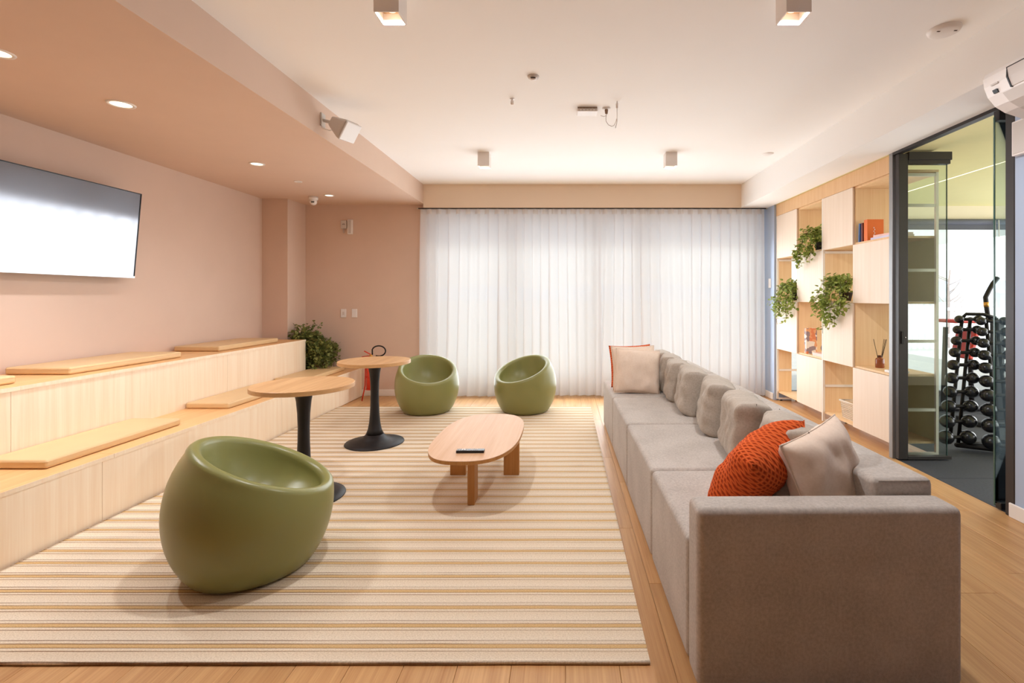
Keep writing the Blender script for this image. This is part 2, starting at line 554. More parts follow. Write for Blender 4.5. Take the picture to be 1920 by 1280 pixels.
def basis(xa, ya, origin):
    """Matrix whose local X and Y follow xa and (made perpendicular) ya."""
    x = Vector(xa).normalized()
    y = Vector(ya); y = (y - x * y.dot(x)).normalized()
    z = x.cross(y)
    m = Matrix(((x.x, y.x, z.x, origin[0]), (x.y, y.y, z.y, origin[1]), (x.z, y.z, z.z, origin[2]), (0, 0, 0, 1)))
    return m

def copy_tree(o, parent=None):
    c = o.copy(); COL.objects.link(c); c.parent = parent
    for ch in list(o.children):
        copy_tree(ch, c)
    return c

def structure(name, data, mat, label, cat, **kw):
    o = P(name, data, mat, None, **kw)
    return tag(o, label, cat, None, 'structure')

# ------------------------------------------------------------------ room dimensions
XL = -3.74          # left wall
XR = 2.64           # right wall
YB = 6.47           # back wall
YF = -7.0           # wall behind the photographer
ZC = 2.765          # ceiling
ZS = 2.515          # underside of the left bulkhead
ZR = 2.465          # underside of right bulkhead and curtain beam
XS = -1.845         # side face of left bulkhead
XRS = 2.285         # side face of right bulkhead
YBM = 6.37          # front face of curtain beam
ROWS = [0.10, 0.65, 1.245, 1.785, 2.32]
CY = [6.20, 5.65, 5.10, 4.55, 4.00]   # shelf unit divisions along the wall
XC = 2.665          # front of the shelf unit
XCB = 3.045         # rear of the shelf unit
YD0, YD1 = 2.94, 3.97   # glazed opening to the gym

# ---- floor with single planks
fl = structure('floor', merge(box(XL - 0.1, XR + 0.02, YF, 6.95, -0.06, -0.006), box(XR + 0.02, XCB, CY[4], 6.95, -0.06, -0.001)), 'floor', 'light oak plank floor of the lounge', 'floor')
pw, pl = 0.19, 1.22
plank_data = box(-pw / 2 + 0.0006, pw / 2 - 0.0006, -pl / 2 + 0.0006, pl / 2 - 0.0006, -0.006, 0.0, 0.0012, 1)
pm = None
k = 0
x = -2.66
while x < XR - 0.1:
    off = (k * 0.437) % 1.0 * pl
    y = 1.0 - off + pl / 2
    while y - pl / 2 < 6.5:
        hidden = (-2.5 < x - pw / 2 and x + pw / 2 < 0.2 and 1.9 < y - pl / 2 and y + pl / 2 < 5.7)
        if y + pl / 2 > 1.2 and not hidden:
            if pm is None:
                o = P('plank', plank_data, 'floor', fl); pm = o.data
            else:
                o = bpy.data.objects.new('plank', pm); COL.objects.link(o); o.parent = fl
            o.location = (x + pw / 2, y, 0)
        y += pl
    x += pw
    k += 1

# ---- walls, ceiling, bulkheads
structure('ceiling', box(XL - 0.1, XR + 0.02, YF - 0.1, 6.9, ZC, ZC + 0.12), 'ceiling', 'smooth white ceiling of the lounge', 'ceiling')
structure('wall_left', box(XL - 0.15, XL, YF, YB + 0.1, 0, ZC), 'wall_pink', 'terracotta pink wall behind the tiered bench', 'wall')
structure('wall_column', box(XL, -3.425, 6.05, YB, 0, ZS), 'wall_pink', 'square terracotta column in the far left corner', 'wall')
structure('wall_back', box(XL, -1.86, YB, YB + 0.35, 0, ZC), 'wall_pink', 'brown terracotta wall left of the curtains', 'wall')
structure('trim_1', box(XL, XS, YF, YB, ZS, ZC), 'wall_pink', 'deep terracotta bulkhead along the left side of the ceiling', 'bulkhead')
structure('trim_2', box(XS, XRS, YBM, 6.9, ZR, ZC), 'beam', 'cream beam above the curtains', 'beam')
structure('trim_3', box(XRS, XR + 0.001, YF, 6.9, ZR, ZC), 'ceiling', 'white bulkhead along the right side of the ceiling', 'bulkhead')
structure('wall_right', box(XR, XR + 0.15, YF, YD0, 0, ZC), 'blue', 'blue grey wall at the right edge under the air conditioner', 'wall')
structure('trim_7', box(XR + 0.002, XR + 0.3, YD0 + 0.001, CY[0], ZR + 0.005, ZC), 'gymceil', 'olive lintel above the shelf units and gym opening', 'lintel')
structure('wall_right_far', box(XR, XR + 0.22, CY[0] + 0.005, 6.9, 0, ZC),
          'blue', 'blue grey wall strip between curtain and shelf unit', 'wall')
structure('wall_front', box(XL, XR + 0.3, YF - 0.12, YF, 0, ZC), 'rear', 'wall behind the photographer', 'wall')

structure('baseboard_back', box(-2.68, -1.87, YB - 0.014, YB - 0.001, 0, 0.085, 0.004, 1), 'baseboard', 'white baseboard below the terracotta back wall', 'baseboard')
structure('baseboard_right', merge(box(XR - 0.014, XR - 0.001, YF, YD0 - 0.03, 0, 0.085, 0.004, 1)), 'baseboard', 'white baseboard beside the glass door', 'baseboard')
structure('baseboard_right_far', box(XR - 0.014, XR - 0.001, CY[0] + 0.02, YB, 0, 0.085, 0.004, 1), 'baseboard', 'white baseboard below the blue wall strip', 'baseboard')

# ---- sliding window behind the curtains
win = T('window_1', 'wide sliding glass window behind the white curtains', 'window', (0, 6.78, 0), kind='structure')
wx = [-1.86, -0.72, 0.42, 1.02, 2.64]
P('frame', merge(box(-1.86, 2.64, -0.05, 0.05, 0.0, 0.06), box(-1.86, 2.64, -0.05, 0.05, 2.40, 2.47),
                 box(-1.86, -1.80, -0.05, 0.05, 0.06, 2.40), box(2.58, 2.64, -0.05, 0.05, 0.06, 2.40)), 'winframe', win)
for a, b in zip(wx, wx[1:]):
    sash = P('sash', merge(box(a + 0.005, a + 0.06, -0.02, 0.02, 0.06, 2.40), box(b - 0.06, b - 0.005, -0.02, 0.02, 0.06, 2.40),
                           box(a + 0.06, b - 0.06, -0.02, 0.02, 0.06, 0.20), box(a + 0.06, b - 0.06, -0.02, 0.02, 2.34, 2.40)), 'winframe', win)
    P('pane', box(a + 0.06, b - 0.06, -0.003, 0.003, 0.20, 2.34), 'glass', sash)
rb = T('roller_blind', 'grey roller blind drawn partly down behind the white curtains', 'blind', (0.39, 6.62, 2.0))
P('blind_fabric', box(-2.20, 2.20, -0.002, 0.002, 0.0, 0.42), 'blind', rb)
P('roller', xf(tube([(-2.2, 0, 0), (2.2, 0, 0)], 0.022, 10), Matrix.Translation((0, 0, 0.44))), 'winframe', rb, True)
P('bottom_bar', box(-2.2, 2.2, -0.008, 0.008, -0.02, 0.0), 'winframe', rb)

# ---- gym shell
gf = structure('floor_gym', box(XR + 0.02, 6.6, 0.5, 6.6, -0.06, -0.012), 'rubber', 'black rubber tile floor of the gym', 'floor')
tile = None
for i in range(4):
    for j in range(6):
        x0, y0 = XR + 0.02 + i * 0.98, 2.54 + j * 0.98
        if y0 > 6.3: continue
        if i == 0 and j > 1: continue
        if tile is None:
            o = P('tile', box(0.002, 0.978, 0.002, 0.978, -0.012, 0.0, 0.003, 1), 'rubber', gf); tile = o.data
        else:
            o = bpy.data.objects.new('tile', tile); COL.objects.link(o); o.parent = gf
        o.location = (x0, y0, 0.0005)
        if i == 0 and j == 1: o.scale = (1, 0.48, 1)
structure('ceiling_gym', box(XR + 0.15, 6.6, 0.5, 6.6, 2.50, 2.62), 'gymceil', 'olive yellow ceiling of the gym', 'ceiling')
structure('wall_gym_right', merge(box(6.6, 6.7, 0.6, 6.6, 2.33, 2.62), box(6.6, 6.7, 0.6, 6.6, 0, 0.1)), 'gymbeam', 'beam and sill of the added gym side window', 'wall')
w3 = T('added_gym_window', 'unseen side window added to light the gym', 'window', (6.65, 3.6, 0), kind='structure')  # unseen window, put in to let more light into gym and lounge
for a, b in ((-3.0, -1.0), (-1.0, 1.0), (1.0, 2.95)):
    sa = P('sash', merge(box(-0.03, 0.03, a, a + 0.05, 0.1, 2.33), box(-0.03, 0.03, b - 0.05, b, 0.1, 2.33)), 'frame', w3)
    P('pane', box(-0.003, 0.003, a + 0.05, b - 0.05, 0.1, 2.33), 'glass', sa)
structure('wall_gym_near', box(XR + 0.15, 6.6, 0.5, 0.6, 0, 2.62), 'gymbeam', 'gym wall nearest to the photographer', 'wall')
structure('trim_4', box(XR + 0.22, 6.6, 6.45, 6.62, 2.33, 2.50), 'gymbeam', 'cream beam above the gym window', 'beam')
gw = T('window_2', 'full height gym window with a view of hills', 'window', (0, 6.53, 0), kind='structure')
gx = [2.86, 4.25, 6.05, 6.6]
P('frame', merge(box(2.86, 6.6, -0.03, 0.03, 0.0, 0.06), box(2.86, 6.6, -0.03, 0.03, 2.27, 2.33)), 'frame', gw)
for a, b in zip(gx, gx[1:]):
    sa = P('sash', merge(box(a, a + 0.05, -0.03, 0.03, 0.06, 2.27), box(b - 0.03, b, -0.03, 0.03, 0.06, 2.27)), 'frame', gw)
    P('pane', box(a + 0.05, b - 0.03, -0.003, 0.003, 0.06, 2.27), 'glass', sa)
gb = T('roller_blind', 'rolled-up charcoal blind at the top of the gym window', 'blind', (4.7, 6.40, 2.18))
P('cassette', xf(tube([(-1.75, 0, 0), (1.8, 0, 0)], 0.035, 12), Matrix.Translation((0, 0, 0.10))), 'blind_dark', gb, True)
P('blind_fabric', box(-1.75, 1.8, -0.003, 0.003, 0.0, 0.10), 'blind_dark', gb)
for dx in (0.86, 0.91):
    P('pull_cord', tube([(dx, -0.05, 0.12), (dx, -0.055, -0.1)], 0.006, 6), 'whiteplastic', gb)
tag(P('led_strip', box(3.884, 3.892, 2.2, 6.2, 2.496, 2.5005), 'led'), 'thin glowing light strip across the olive gym ceiling', 'light')

# ---- glazed doorway to the gym
dr = T('door_1', 'dark metal door frame around the opening to the gym', 'door', (XR, 0, 0), kind='structure')
P('post', box(-0.004, 0.055, YD0 - 0.06, YD0 + 0.002, 0, ZR, 0.004, 1), 'frame', dr)
P('post', box(-0.004, 0.03, YD1 - 0.015, YD1 + 0.028, 0, ZR, 0.003, 1), 'alu', dr)
P('top_track', box(-0.002, 0.05, YD0, YD1, ZR - 0.022, ZR + 0.004), 'frame', dr)
la = T('folding_glass_leaf', 'green tinted glass door leaf folded back beside the shelf unit', 'door leaf', (XR, YD1 - 0.05, 0))
P('stile', box(0.01, 0.085, -0.022, 0.022, 0.012, 2.44, 0.003, 1), 'frame', la)
P('top_rail', merge(box(0.085, 0.43, -0.03, 0.03, 2.39, 2.455, 0.003, 1), box(0.085, 0.42, -0.022, 0.022, 2.36, 2.39)), 'frame', la)
P('bottom_rail', box(0.085, 0.43, -0.022, 0.022, 0.012, 0.035), 'frame', la)
pn = P('pane', box(0.085, 0.405, -0.004, 0.004, 0.035, 2.36), 'glass_green', la)
P('pane_edge', box(0.405, 0.409, -0.004, 0.004, 0.035, 2.36), 'glass_edge', pn)
lk = P('lock', box(0.025, 0.045, -0.034, -0.022, 0.93, 1.03, 0.002, 1), 'black', la)
P('lock_screw', move(sphere(0.006, 8, 6), (0.06, -0.024, 0.98)), 'chrome', lk, True)
lb = T('folding_glass_leaf', 'narrow glass door leaf beside the blue wall', 'door leaf', (XR - 0.015, YD0 + 0.06, 0))
pn = P('pane', box(0.0, 0.42, -0.004, 0.004, 0.045, 2.38), 'glass_green', lb)
P('pane_edge', box(-0.004, 0.0, -0.005, 0.005, 0.03, 2.40), 'glass_edge', pn)
P('pivot_clamp', box(0.02, 0.30, -0.02, 0.02, 0.008, 0.05, 0.003, 1), 'black', lb)
P('pivot_clamp', box(0.01, 0.30, -0.02, 0.02, 2.375, 2.44, 0.003, 1), 'frame', lb)

# ---- tiered bench
X1, X2 = -2.68, -3.16
Z1, Z2 = 0.373, 0.786
UE = 5.97
bn = T('tiered_bench', 'two tier pale maple seating bench built along the pink wall', 'bench', (X1, 0, 0))
jl = [-2.2, 1.04, 2.84, 4.64, YB - 0.005]
ju = [-2.2, 1.0, 2.796, 4.59, UE]
tk = 0.024
for a, b in zip(jl, jl[1:]):
    P('riser_panel', box(-0.02, 0.0, a + 0.0012, b - 0.0012, 0.0, Z1 - tk), 'riser', bn)
    t = P('tread_panel', box(X2 - X1, 0.004, a + 0.07 + 0.001 if a > 0 else a, (b + 0.07 if b < 6 else b) - 0.001, Z1 - tk, Z1), 'tread', bn)
    P('edge_band', box(0.004, 0.0055, a + 0.071 if a > 0 else a, (b + 0.07 if b < 6 else b) - 0.001, Z1 - tk, Z1), 'riser', t)
for a, b in zip(ju, ju[1:]):
    P('riser_panel', box(X2 - X1 - 0.02, X2 - X1, a + 0.0012, b - 0.0012, Z1, Z2 - tk), 'riser', bn)
    t = P('tread_panel', box(XL - X1 + 0.001, X2 - X1 + 0.004, a + 0.045 if a > 0 else a, (b + 0.045 if b < 5.9 else b) - 0.001, Z2 - tk, Z2), 'tread', bn)
    P('edge_band', box(X2 - X1 + 0.004, X2 - X1 + 0.0055, a + 0.045 if a > 0 else a, (b + 0.045 if b < 5.9 else b) - 0.001, Z2 - tk, Z2), 'riser', t)
P('end_panel', box(XL - X1 + 0.001, X2 - X1 - 0.02, UE - 0.02, UE - 0.001, Z1, Z2 - tk), 'riser', bn)
P('rear_tread', box(XL - X1 + 0.001, X2 - X1, UE, 6.045, Z1 - tk, Z1), 'tread', bn)
P('rear_tread', box(-3.424 - X1, X2 - X1, 6.045, YB - 0.005, Z1 - tk, Z1), 'tread', bn)

# ---- ceiling lamps (square, surface mounted)
def square_lamp(x, y, label, dim=1.0):
    t = T('ceiling_lamp', label, 'lamp', (x, y, ZC), group='square surface-mounted ceiling lamps')
    h, s, th = 0.14, 0.0585, 0.006
    P('lamp_body', merge(box(-s, s, -s, -s + th, -h, 0), box(-s, s, s - th, s, -h, 0),
                         box(-s, -s + th, -s + th, s - th, -h, 0), box(s - th, s, -s + th, s - th, -h, 0)), 'lampbody', t)
    P('reflector', merge(box(-s + th, s - th, -s + th, s - th, -0.085, -0.08)), 'lampin', t)
    P('bulb', xf(revolve([(0, -0.004), (0.03, -0.004), (0.034, 0.0), (0.03, 0.004), (0, 0.004)], 20), Matrix.Translation((0, 0, -0.091))), 'bulb', t, True)
    ld = bpy.data.lights.new('lamp_light', 'SPOT')
    ld.energy = LAMP_W * dim; ld.color = WARM; ld.spot_size = math.radians(174); ld.spot_blend = 0.35; ld.shadow_soft_size = 0.04
    lo = bpy.data.objects.new('lamp_light', ld); COL.objects.link(lo); lo.parent = t
    lo.location = (0, 0, -0.142)
    return t
square_lamp(-0.832, 2.336, 'lit square ceiling lamp at the top edge above the round table side')
square_lamp(1.085, 2.336, 'lit square ceiling lamp at the top edge above the sofa')
square_lamp(-0.827, 5.01, 'small square ceiling lamp near the curtain beam on the bench side', 0.14)
square_lamp(1.072, 5.01, 'small square ceiling lamp near the curtain beam on the sofa side', 0.14)

# ---- recessed downlights in the left bulkhead
def downlight(px, py, r, label, lit=1.0):
    y = 920.0 * (ZS - 1.3) / (557 - py)
    x = (px - 1060) / 920.0 * y
    t = T('downlight', label, 'downlight', (x, y, ZS), group='recessed downlights in the terracotta bulkhead')
    P('trim_ring', revolve([(r * 0.74, -0.0005), (r * 0.74, -0.005), (r * 0.95, -0.006), (r, -0.0005)], 28), 'whiteplastic', t, True)
    P('bulb', revolve([(0, -0.0015), (r * 0.74, -0.0015)], 24), 'bulb' if lit else 'whiteplastic', t)
    if lit:
        ld = bpy.data.lights.new('downlight_beam', 'SPOT')
        ld.energy = DOWN_W * lit; ld.color = WARM; ld.spot_size = math.radians(120); ld.spot_blend = 0.9; ld.shadow_soft_size = 0.04
        lo = bpy.data.objects.new('downlight_beam', ld); COL.objects.link(lo); lo.parent = t; lo.location = (0, 0, -0.012)
downlight(-6, 98, 0.068, 'recessed downlight cut off by the left edge', 1.4)
downlight(227, 195, 0.075, 'large lit recessed downlight above the television', 1.4)
downlight(482, 307, 0.065, 'lit recessed downlight midway along the terracotta bulkhead', 0.35)
downlight(617, 366, 0.058, 'lit recessed downlight nearest to the back wall', 0.03)
downlight(559, 340, 0.04, 'tiny white recessed sensor between two downlights', 0)

# ------------------------------------------------------------------ curtains
def curtain(x0, x1, label, seed, lean=0.0):
    yc = 6.415
    t = T('curtain', label, 'curtain', ((x0 + x1) / 2, yc, 0), group='white sheer curtains')
    nx, nz = 760, 18
    zt, zb = ZR - 0.018, 0.012
    V, F = [], []
    cx = (x0 + x1) / 2
    rnd = random.Random(seed)
    ph = rnd.random() * 6
    for j in range(nz + 1):
        fz = j / nz
        z = zb + (zt - zb) * fz
        for i in range(nx + 1):
            s = i / nx
            xx = x0 + (x1 - x0) * s
            n1 = mnoise.noise(Vector((xx * 2.1, seed * 3.7, fz * 0.35)))
            n2 = mnoise.noise(Vector((xx * 4.0, seed * 1.3 + 4, fz * 0.6)))
            n3 = mnoise.noise(Vector((xx * 1.1, seed * 2.9 + 8, fz * 0.4)))
            lam = 0.125
            d = 2 * PI * xx / lam + 5.0 * n1 * (1.15 - 0.5 * fz) + 3.0 * n3 + ph
            k = (0.55 + 0.75 * (1 - fz) + 1.6 * n2) * lam / (2 * PI)
            k = max(0.15 * lam / (2 * PI), k)
            y = (0.013 + 0.012 * (1 - fz) + 0.010 * n2) * math.sin(d) + 0.020 * n3 * (1 - fz)
            dx = k * math.sin(d) + 0.05 * n3 * (1 - fz) * math.sin(PI * s)
            edge = lean * (1 - fz) * (2 * s - 1)
            flap = 0.012 * n1 * (1 - fz) ** 4
            V.append((xx - cx + dx + edge, y, z + flap))
    for j in range(nz):
        for i in range(nx):
            a = j * (nx + 1) + i
            F.append((a, a + 1, a + nx + 2, a + nx + 1))
    P('curtain_panel', (V, F), 'curtain', t, True)
    # gathered heading along the top
    V, F = [], []
    for j in range(2):
        for i in range(nx + 1):
            xx = x0 + (x1 - x0) * i / nx
            d = 2 * PI * xx / 0.125 + ph + 1.2 * mnoise.noise(Vector((xx * 2.1, seed * 3.7, 0.5)))
            V.append((xx - cx, 0.020 * math.sin(d) - 0.002, zt - 0.06 + j * 0.062))
    for i in range(nx):
        F.append((i, i + 1, nx + 2 + i, nx + 1 + i))
    P('heading_tape', (V, F), 'tape', t, True)
    return t
curtain(-1.885, 0.455, 'white sheer curtain on the bench side of the window', 2, 0.02)
curtain(0.445, 2.60, 'white sheer curtain behind the sofa end', 5, 0.02)
ct = T('curtain_track', 'slim brown curtain track under the cream beam', 'curtain track', (0.36, 6.415, ZR - 0.012))
P('rail', box(-2.28, 2.26, -0.012, 0.012, 0.0, 0.012), 'frame', ct)
P('end_cap', box(-2.30, -2.28, -0.014, 0.014, -0.004, 0.012), 'winframe', ct)
P('end_cap', box(2.26, 2.275, -0.014, 0.014, -0.004, 0.012), 'winframe', ct)

# ------------------------------------------------------------------ rug
def make_rug():
    x0, x1, y0, y1 = -2.665, 0.300, 1.742, 5.80
    t = T('rug', 'large beige flat-woven rug with thin brown stripes', 'rug', (x0, y0, 0))
    L, Wd = y1 - y0, x1 - x0
    nx, ny = 30, 900
    V, F = [], []
    def h(v):
        f = (v / RUG_P) % 1.0
        d = 0.0
        for c in (0.43, 0.575, 0.765, 0.925):
            d -= 0.0016 * math.exp(-((f - c) / 0.02) ** 2)
        return 0.0105 + d
    for j in range(ny + 1):
        v = L * j / ny
        for i in range(nx + 1):
            u = Wd * i / nx
            wob = 0.004 * mnoise.noise(Vector((u * 2.0, v * 1.0, 3.0))) * (1 if i in (nx,) else 0)
            yy = v + 0.006 * (1 - u / Wd) * -1 + 0.003 * mnoise.noise(Vector((u * 3, 0, 9)))
            V.append((u + wob, yy, h(v)))
    for j in range(ny):
        for i in range(nx):
            a = j * (nx + 1) + i
            F.append((a, a + 1, a + nx + 2, a + nx + 1))
    # skirt down to the floor
    rim = [i for i in range(nx + 1)] + [(j + 1) * (nx + 1) + nx for j in range(ny)] + \
          [ny * (nx + 1) + i for i in range(nx - 1, -1, -1)] + [j * (nx + 1) for j in range(ny - 1, 0, -1)]
    b = len(V)
    for i in rim:
        V.append((V[i][0], V[i][1], 0.0008))
    m = len(rim)
    for k in range(m):
        k2 = (k + 1) % m
        F.append((rim[k2], rim[k], b + k, b + k2))
    P('rug_weave', (V, F), 'rug', t)
    P('edge_binding', tube([(x, -0.002 - 0.006 * (1 - x / Wd) + 0.003 * mnoise.noise(Vector((x * 3, 0, 9))), 0.0075) for x in [Wd * i / 60 for i in range(61)]], 0.0068, 8), 'rug', t, True)
    return t
make_rug()

# ------------------------------------------------------------------ bench cushions
def pad(x0, x1, y0, y1, z, label):
    t = T('bench_cushion', label, 'cushion', ((x0 + x1) / 2, (y0 + y1) / 2, z), group='mustard bench cushions')
    hw, hl, th = (x1 - x0) / 2, (y1 - y0) / 2, 0.05
    bm = bmesh.new()
    v, f = box(-hw, hw, -hl, hl, 0.001, th, 0.014, 3)
    P('cushion_pad', (v, f), 'pad', t, True, True)
    pts = lambda zz: [(-hw + .006, -hl, zz), (hw - .006, -hl, zz), (hw, -hl + .006, zz), (hw, hl - .006, zz), (hw - .006, hl, zz), (-hw + .006, hl, zz), (-hw, hl - .006, zz), (-hw, -hl + .006, zz), (-hw + .006, -hl, zz)]
    P('seam', merge(tube(pts(0.014), 0.0013, 5), tube(pts(th - 0.013), 0.0013, 5)), 'pad', t, True)
    bm.free()
XU0, XU1 = -3.705, -3.275
pad(XU0, XU1, 1.98, 2.93, Z2, 'mustard bench cushion on the upper tier cut off by the left edge')
pad(XU0, XU1, 3.24, 4.19, Z2, 'mustard bench cushion on the upper tier below the television')
pad(XU0, XU1, 4.64, 5.60, Z2, 'mustard bench cushion on the upper tier beside the corner column')
XW0, XW1 = -3.150, -2.795
pad(XW0, XW1, 2.64, 3.57, Z1, 'large mustard bench cushion on the lower tier nearest to the green chair')
pad(XW0, XW1, 4.07, 5.00, Z1, 'mustard bench cushion on the lower tier behind the nearer round table')
pad(XW0, XW1, 5.30, 6.22, Z1, 'mustard bench cushion on the lower tier in front of the bench plant')

# ------------------------------------------------------------------ television
tv = T('television', 'flat television tilted on the pink wall reflecting the curtains', 'television', (-3.60, 3.50, 1.815))
tilt = Matrix.Rotation(math.radians(-4.8), 4, 'Y')
# local: screen faces +X, top leans out
tvx = lambda d: xf(d, Matrix.Rotation(math.radians(5.0), 4, 'Y'))
P('housing', tvx(box(-0.035, 0.0, -0.63, 0.63, -0.355, 0.355, 0.006, 2)), 'black', tv)
P('screen', tvx(box(0.0, 0.003, -0.622, 0.622, -0.340, 0.347)), 'screen', tv)
P('bezel', tvx(merge(box(0.0, 0.006, -0.63, 0.63, 0.347, 0.355), box(0.0, 0.006, -0.63, -0.622, -0.34, 0.347), box(0.0, 0.006, 0.622, 0.63, -0.34, 0.347))), 'black', tv)
P('bottom_trim', tvx(box(0.0, 0.007, -0.63, 0.63, -0.355, -0.340)), 'chrome', tv)
P('wall_bracket', box(-0.138, -0.03, -0.15, 0.15, -0.12, 0.12), 'blackmetal', tv)

# ------------------------------------------------------------------ sofa
sofa = T('sofa', 'long modular taupe sofa with the dark end arm nearest', 'sofa', (0.436, 1.615, 0), 0.0122)
YS = [0.13, 0.82, 1.70, 2.59, 3.455]
XD = 0.888
arm = P('arm', box(0.0, XD, 0.0, 0.13, 0.002, 0.60, 0.026, 4), 'sofa', sofa, True, True)
P('piping', merge(tube([(0.010, 0.012, 0.03), (0.010, 0.012, 0.575), (0.022, 0.014, 0.592), (XD - 0.02, 0.014, 0.592)], 0.0028, 6)), 'sofa', arm, True)
for a, b in zip(YS, YS[1:]):
    P('seat', box(0.0, 0.70, a + 0.003, b - 0.003, 0.002, 0.446, 0.026, 4), 'sofa', sofa, True, True)
    bk = P('backrest', box(0.665, XD, a + 0.002, b - 0.002, 0.003, 0.65, 0.024, 4), 'sofa', sofa, True, True)
    P('piping', tube([(0.69, a + 0.006, 0.642), (XD - 0.015, a + 0.006, 0.642)], 0.0025, 6), 'sofa', bk, True)

SM = Matrix.Translation((0.436, 1.615, 0)) @ Matrix.Rotation(0.0122, 4, 'Z')

def cushion(name, label, mat, wd, ht, th, mtx, group=None, seed=0, wr=0.007, piping=False, cat='cushion', pinch=0.06, boxy=4, pw_=0.55):
    d, rim = pillow(wd, ht, th, seed, 26, wr, pinch, boxy, pw_)
    o = P(name, d, mat, None, True)
    o.matrix_world = mtx
    tag(o, label, cat, group)
    if piping:
        P('piping', tube(rim, 0.0035, 6, False), mat, o, True)
    return o

# grey cushions leaning on the back: width runs along the sofa
gy = [(2.13, 'grey sofa cushion mostly hidden behind the near orange pillow'),
      (2.64, 'grey sofa cushion second from the near orange pillow'),
      (3.17, 'plump grey sofa cushion in the middle of the row'),
      (3.69, 'grey sofa cushion fourth from the near end of the row'),
      (4.13, 'grey sofa cushion fifth from the near end of the row'),
      (4.52, 'grey sofa cushion touching the far beige pillows'),
      (4.86, 'grey sofa cushion hidden behind the far beige pillows')]
rg = random.Random(4)
for i, (yy, lab) in enumerate(gy):
    lx = 0.548 + rg.uniform(-0.012, 0.012)
    loc = SM @ Vector((lx, yy - 1.615, 0.446 + 0.158))
    tl = math.radians(9 + rg.uniform(-3, 3))
    yaw = rg.uniform(0.08, 0.24)
    xa = Vector((-math.sin(yaw) , -math.cos(yaw), 0))
    ya = Vector((math.sin(tl), 0, math.cos(tl)))
    wd = (0.41, 0.42, 0.43, 0.42, 0.36, 0.33, 0.31)[i]
    cushion('sofa_cushion', lab, 'cushgrey', wd, 0.33, 0.19, basis(xa, ya, loc), 'grey cushions along the sofa back', i + 1, 0.008, pinch=0.02, boxy=10, pw_=0.42)
# far pillows facing the room
cushion('throw_pillow', 'front beige pillow at the far end of the sofa', 'cushbeige', 0.40, 0.40, 0.13,
        basis((1, -0.03, -0.06), (0.03, 0.32, 1), (0.645, 4.40, 0.635)), 'pillows at the far end of the sofa', 11, 0.006, True)
cushion('throw_pillow', 'beige pillow behind the front beige one at the far sofa end', 'cushbeige', 0.40, 0.41, 0.11,
        basis((1, 0.0, 0.02), (0.02, 0.32, 1), (0.630, 4.52, 0.650)), 'pillows at the far end of the sofa', 12, 0.006, True)
cushion('throw_pillow', 'orange knitted pillow peeking out behind the far beige pillows', 'orange', 0.40, 0.40, 0.10,
        basis((1, 0.02, 0.03), (0.05, 0.34, 1), (0.620, 4.635, 0.655)), 'pillows at the far end of the sofa', 13, 0.005)
# near pillows
cushion('throw_pillow', 'orange waffle-knit pillow beside the near sofa arm', 'orange', 0.42, 0.40, 0.21,
        basis((0.716, 0.60, 0.24), (0.58, -0.22, 0.79), (0.795, 2.04, 0.585)), 'pillows beside the near sofa arm', 14, 0.007, pinch=0.04, pw_=0.6)
cushion('throw_pillow', 'pale beige pillow leaning in the near corner of the sofa', 'cushbeige', 0.37, 0.37, 0.17,
        basis((0.28, 0.17, 0.065), (0.02, 0.30, 0.95), (1.020, 1.925, 0.600)), 'pillows beside the near sofa arm', 15, 0.007, True)

# ------------------------------------------------------------------ green tub chairs
def chair_mesh():
    R, zc, H = 0.352, 0.30, 0.426
    rr = lambda z: R * math.sqrt(max(0.05, 1 - ((z - zc) / H) ** 2))
    n = 64
    rim_z = []
    for k in range(n):
        c = math.cos(2 * PI * k / n)
        z = 0.5
        for _ in range(30):
            z = 0.515 + 0.42 * rr(z) * c
        rim_z.append(z)
    V, F, rings = [], [], []
    def ring(fn):
        rings.append(list(range(len(V), len(V) + n)))
        for k in range(n):
            a = 2 * PI * k / n          # a = 0 is the back, local +Y
            r, z = fn(k)
            V.append((r * math.sin(a), r * math.cos(a), z))
    rings.append([0]); V.append((0, 0, 0.002))
    ring(lambda k: (rr(0) - 0.03, 0.0))
    ring(lambda k: (rr(0) - 0.012, 0.003))
    ring(lambda k: (rr(0.012), 0.014))
    for s in range(1, 15):
        ring(lambda k, s=s: (rr(0.014 + (rim_z[k] - 0.03 - 0.014) * s / 14), 0.014 + (rim_z[k] - 0.03 - 0.014) * s / 14))
    rt = 0.030
    for s in range(1, 9):
        b = PI * s / 8
        ring(lambda k, b=b: (rr(rim_z[k] - 0.03) - rt * (1 - math.cos(b)), rim_z[k] - 0.03 + rt * math.sin(b)))
    seat = 0.255
    def inner(k, q):
        r0 = rr(rim_z[k] - 0.03) - 2 * rt
        z0 = rim_z[k] - 0.03
        # q: 0 rim .. 1 centre; wall first, then the flat seat
        ang = q * PI / 2
        rad = r0 * (math.cos(ang) ** 0.75)
        dep = math.sin(ang) ** 0.9
        return rad, z0 + (seat - z0) * dep
    for s in range(1, 16):
        q = s / 16
        ring(lambda k, q=q: inner(k, q))
    rings.append([len(V)]); V.append((0, 0, seat))
    for a, b in zip(rings, rings[1:]):
        for k in range(n):
            k2 = (k + 1) % n
            if len(a) == 1: F.append((a[0], b[k], b[k2]))
            elif len(b) == 1: F.append((a[k2], a[k], b[0]))
            else: F.append((a[k2], a[k], b[k], b[k2]))
    return V, F
ch_data = chair_mesh()
def chair(x, y, face, label, first=[None]):
    """face: heading of the open front, degrees from +X counter-clockwise"""
    if first[0] is None:
        o = P('tub_chair', ch_data, 'green', None, True); first[0] = o
    else:
        o = first[0].copy(); COL.objects.link(o)
    o.location = (x, y, 0.0112)
    o.rotation_euler = (0, 0, math.radians(face + 90))
    tag(o, label, 'chair', 'olive green tub chairs')
    return o
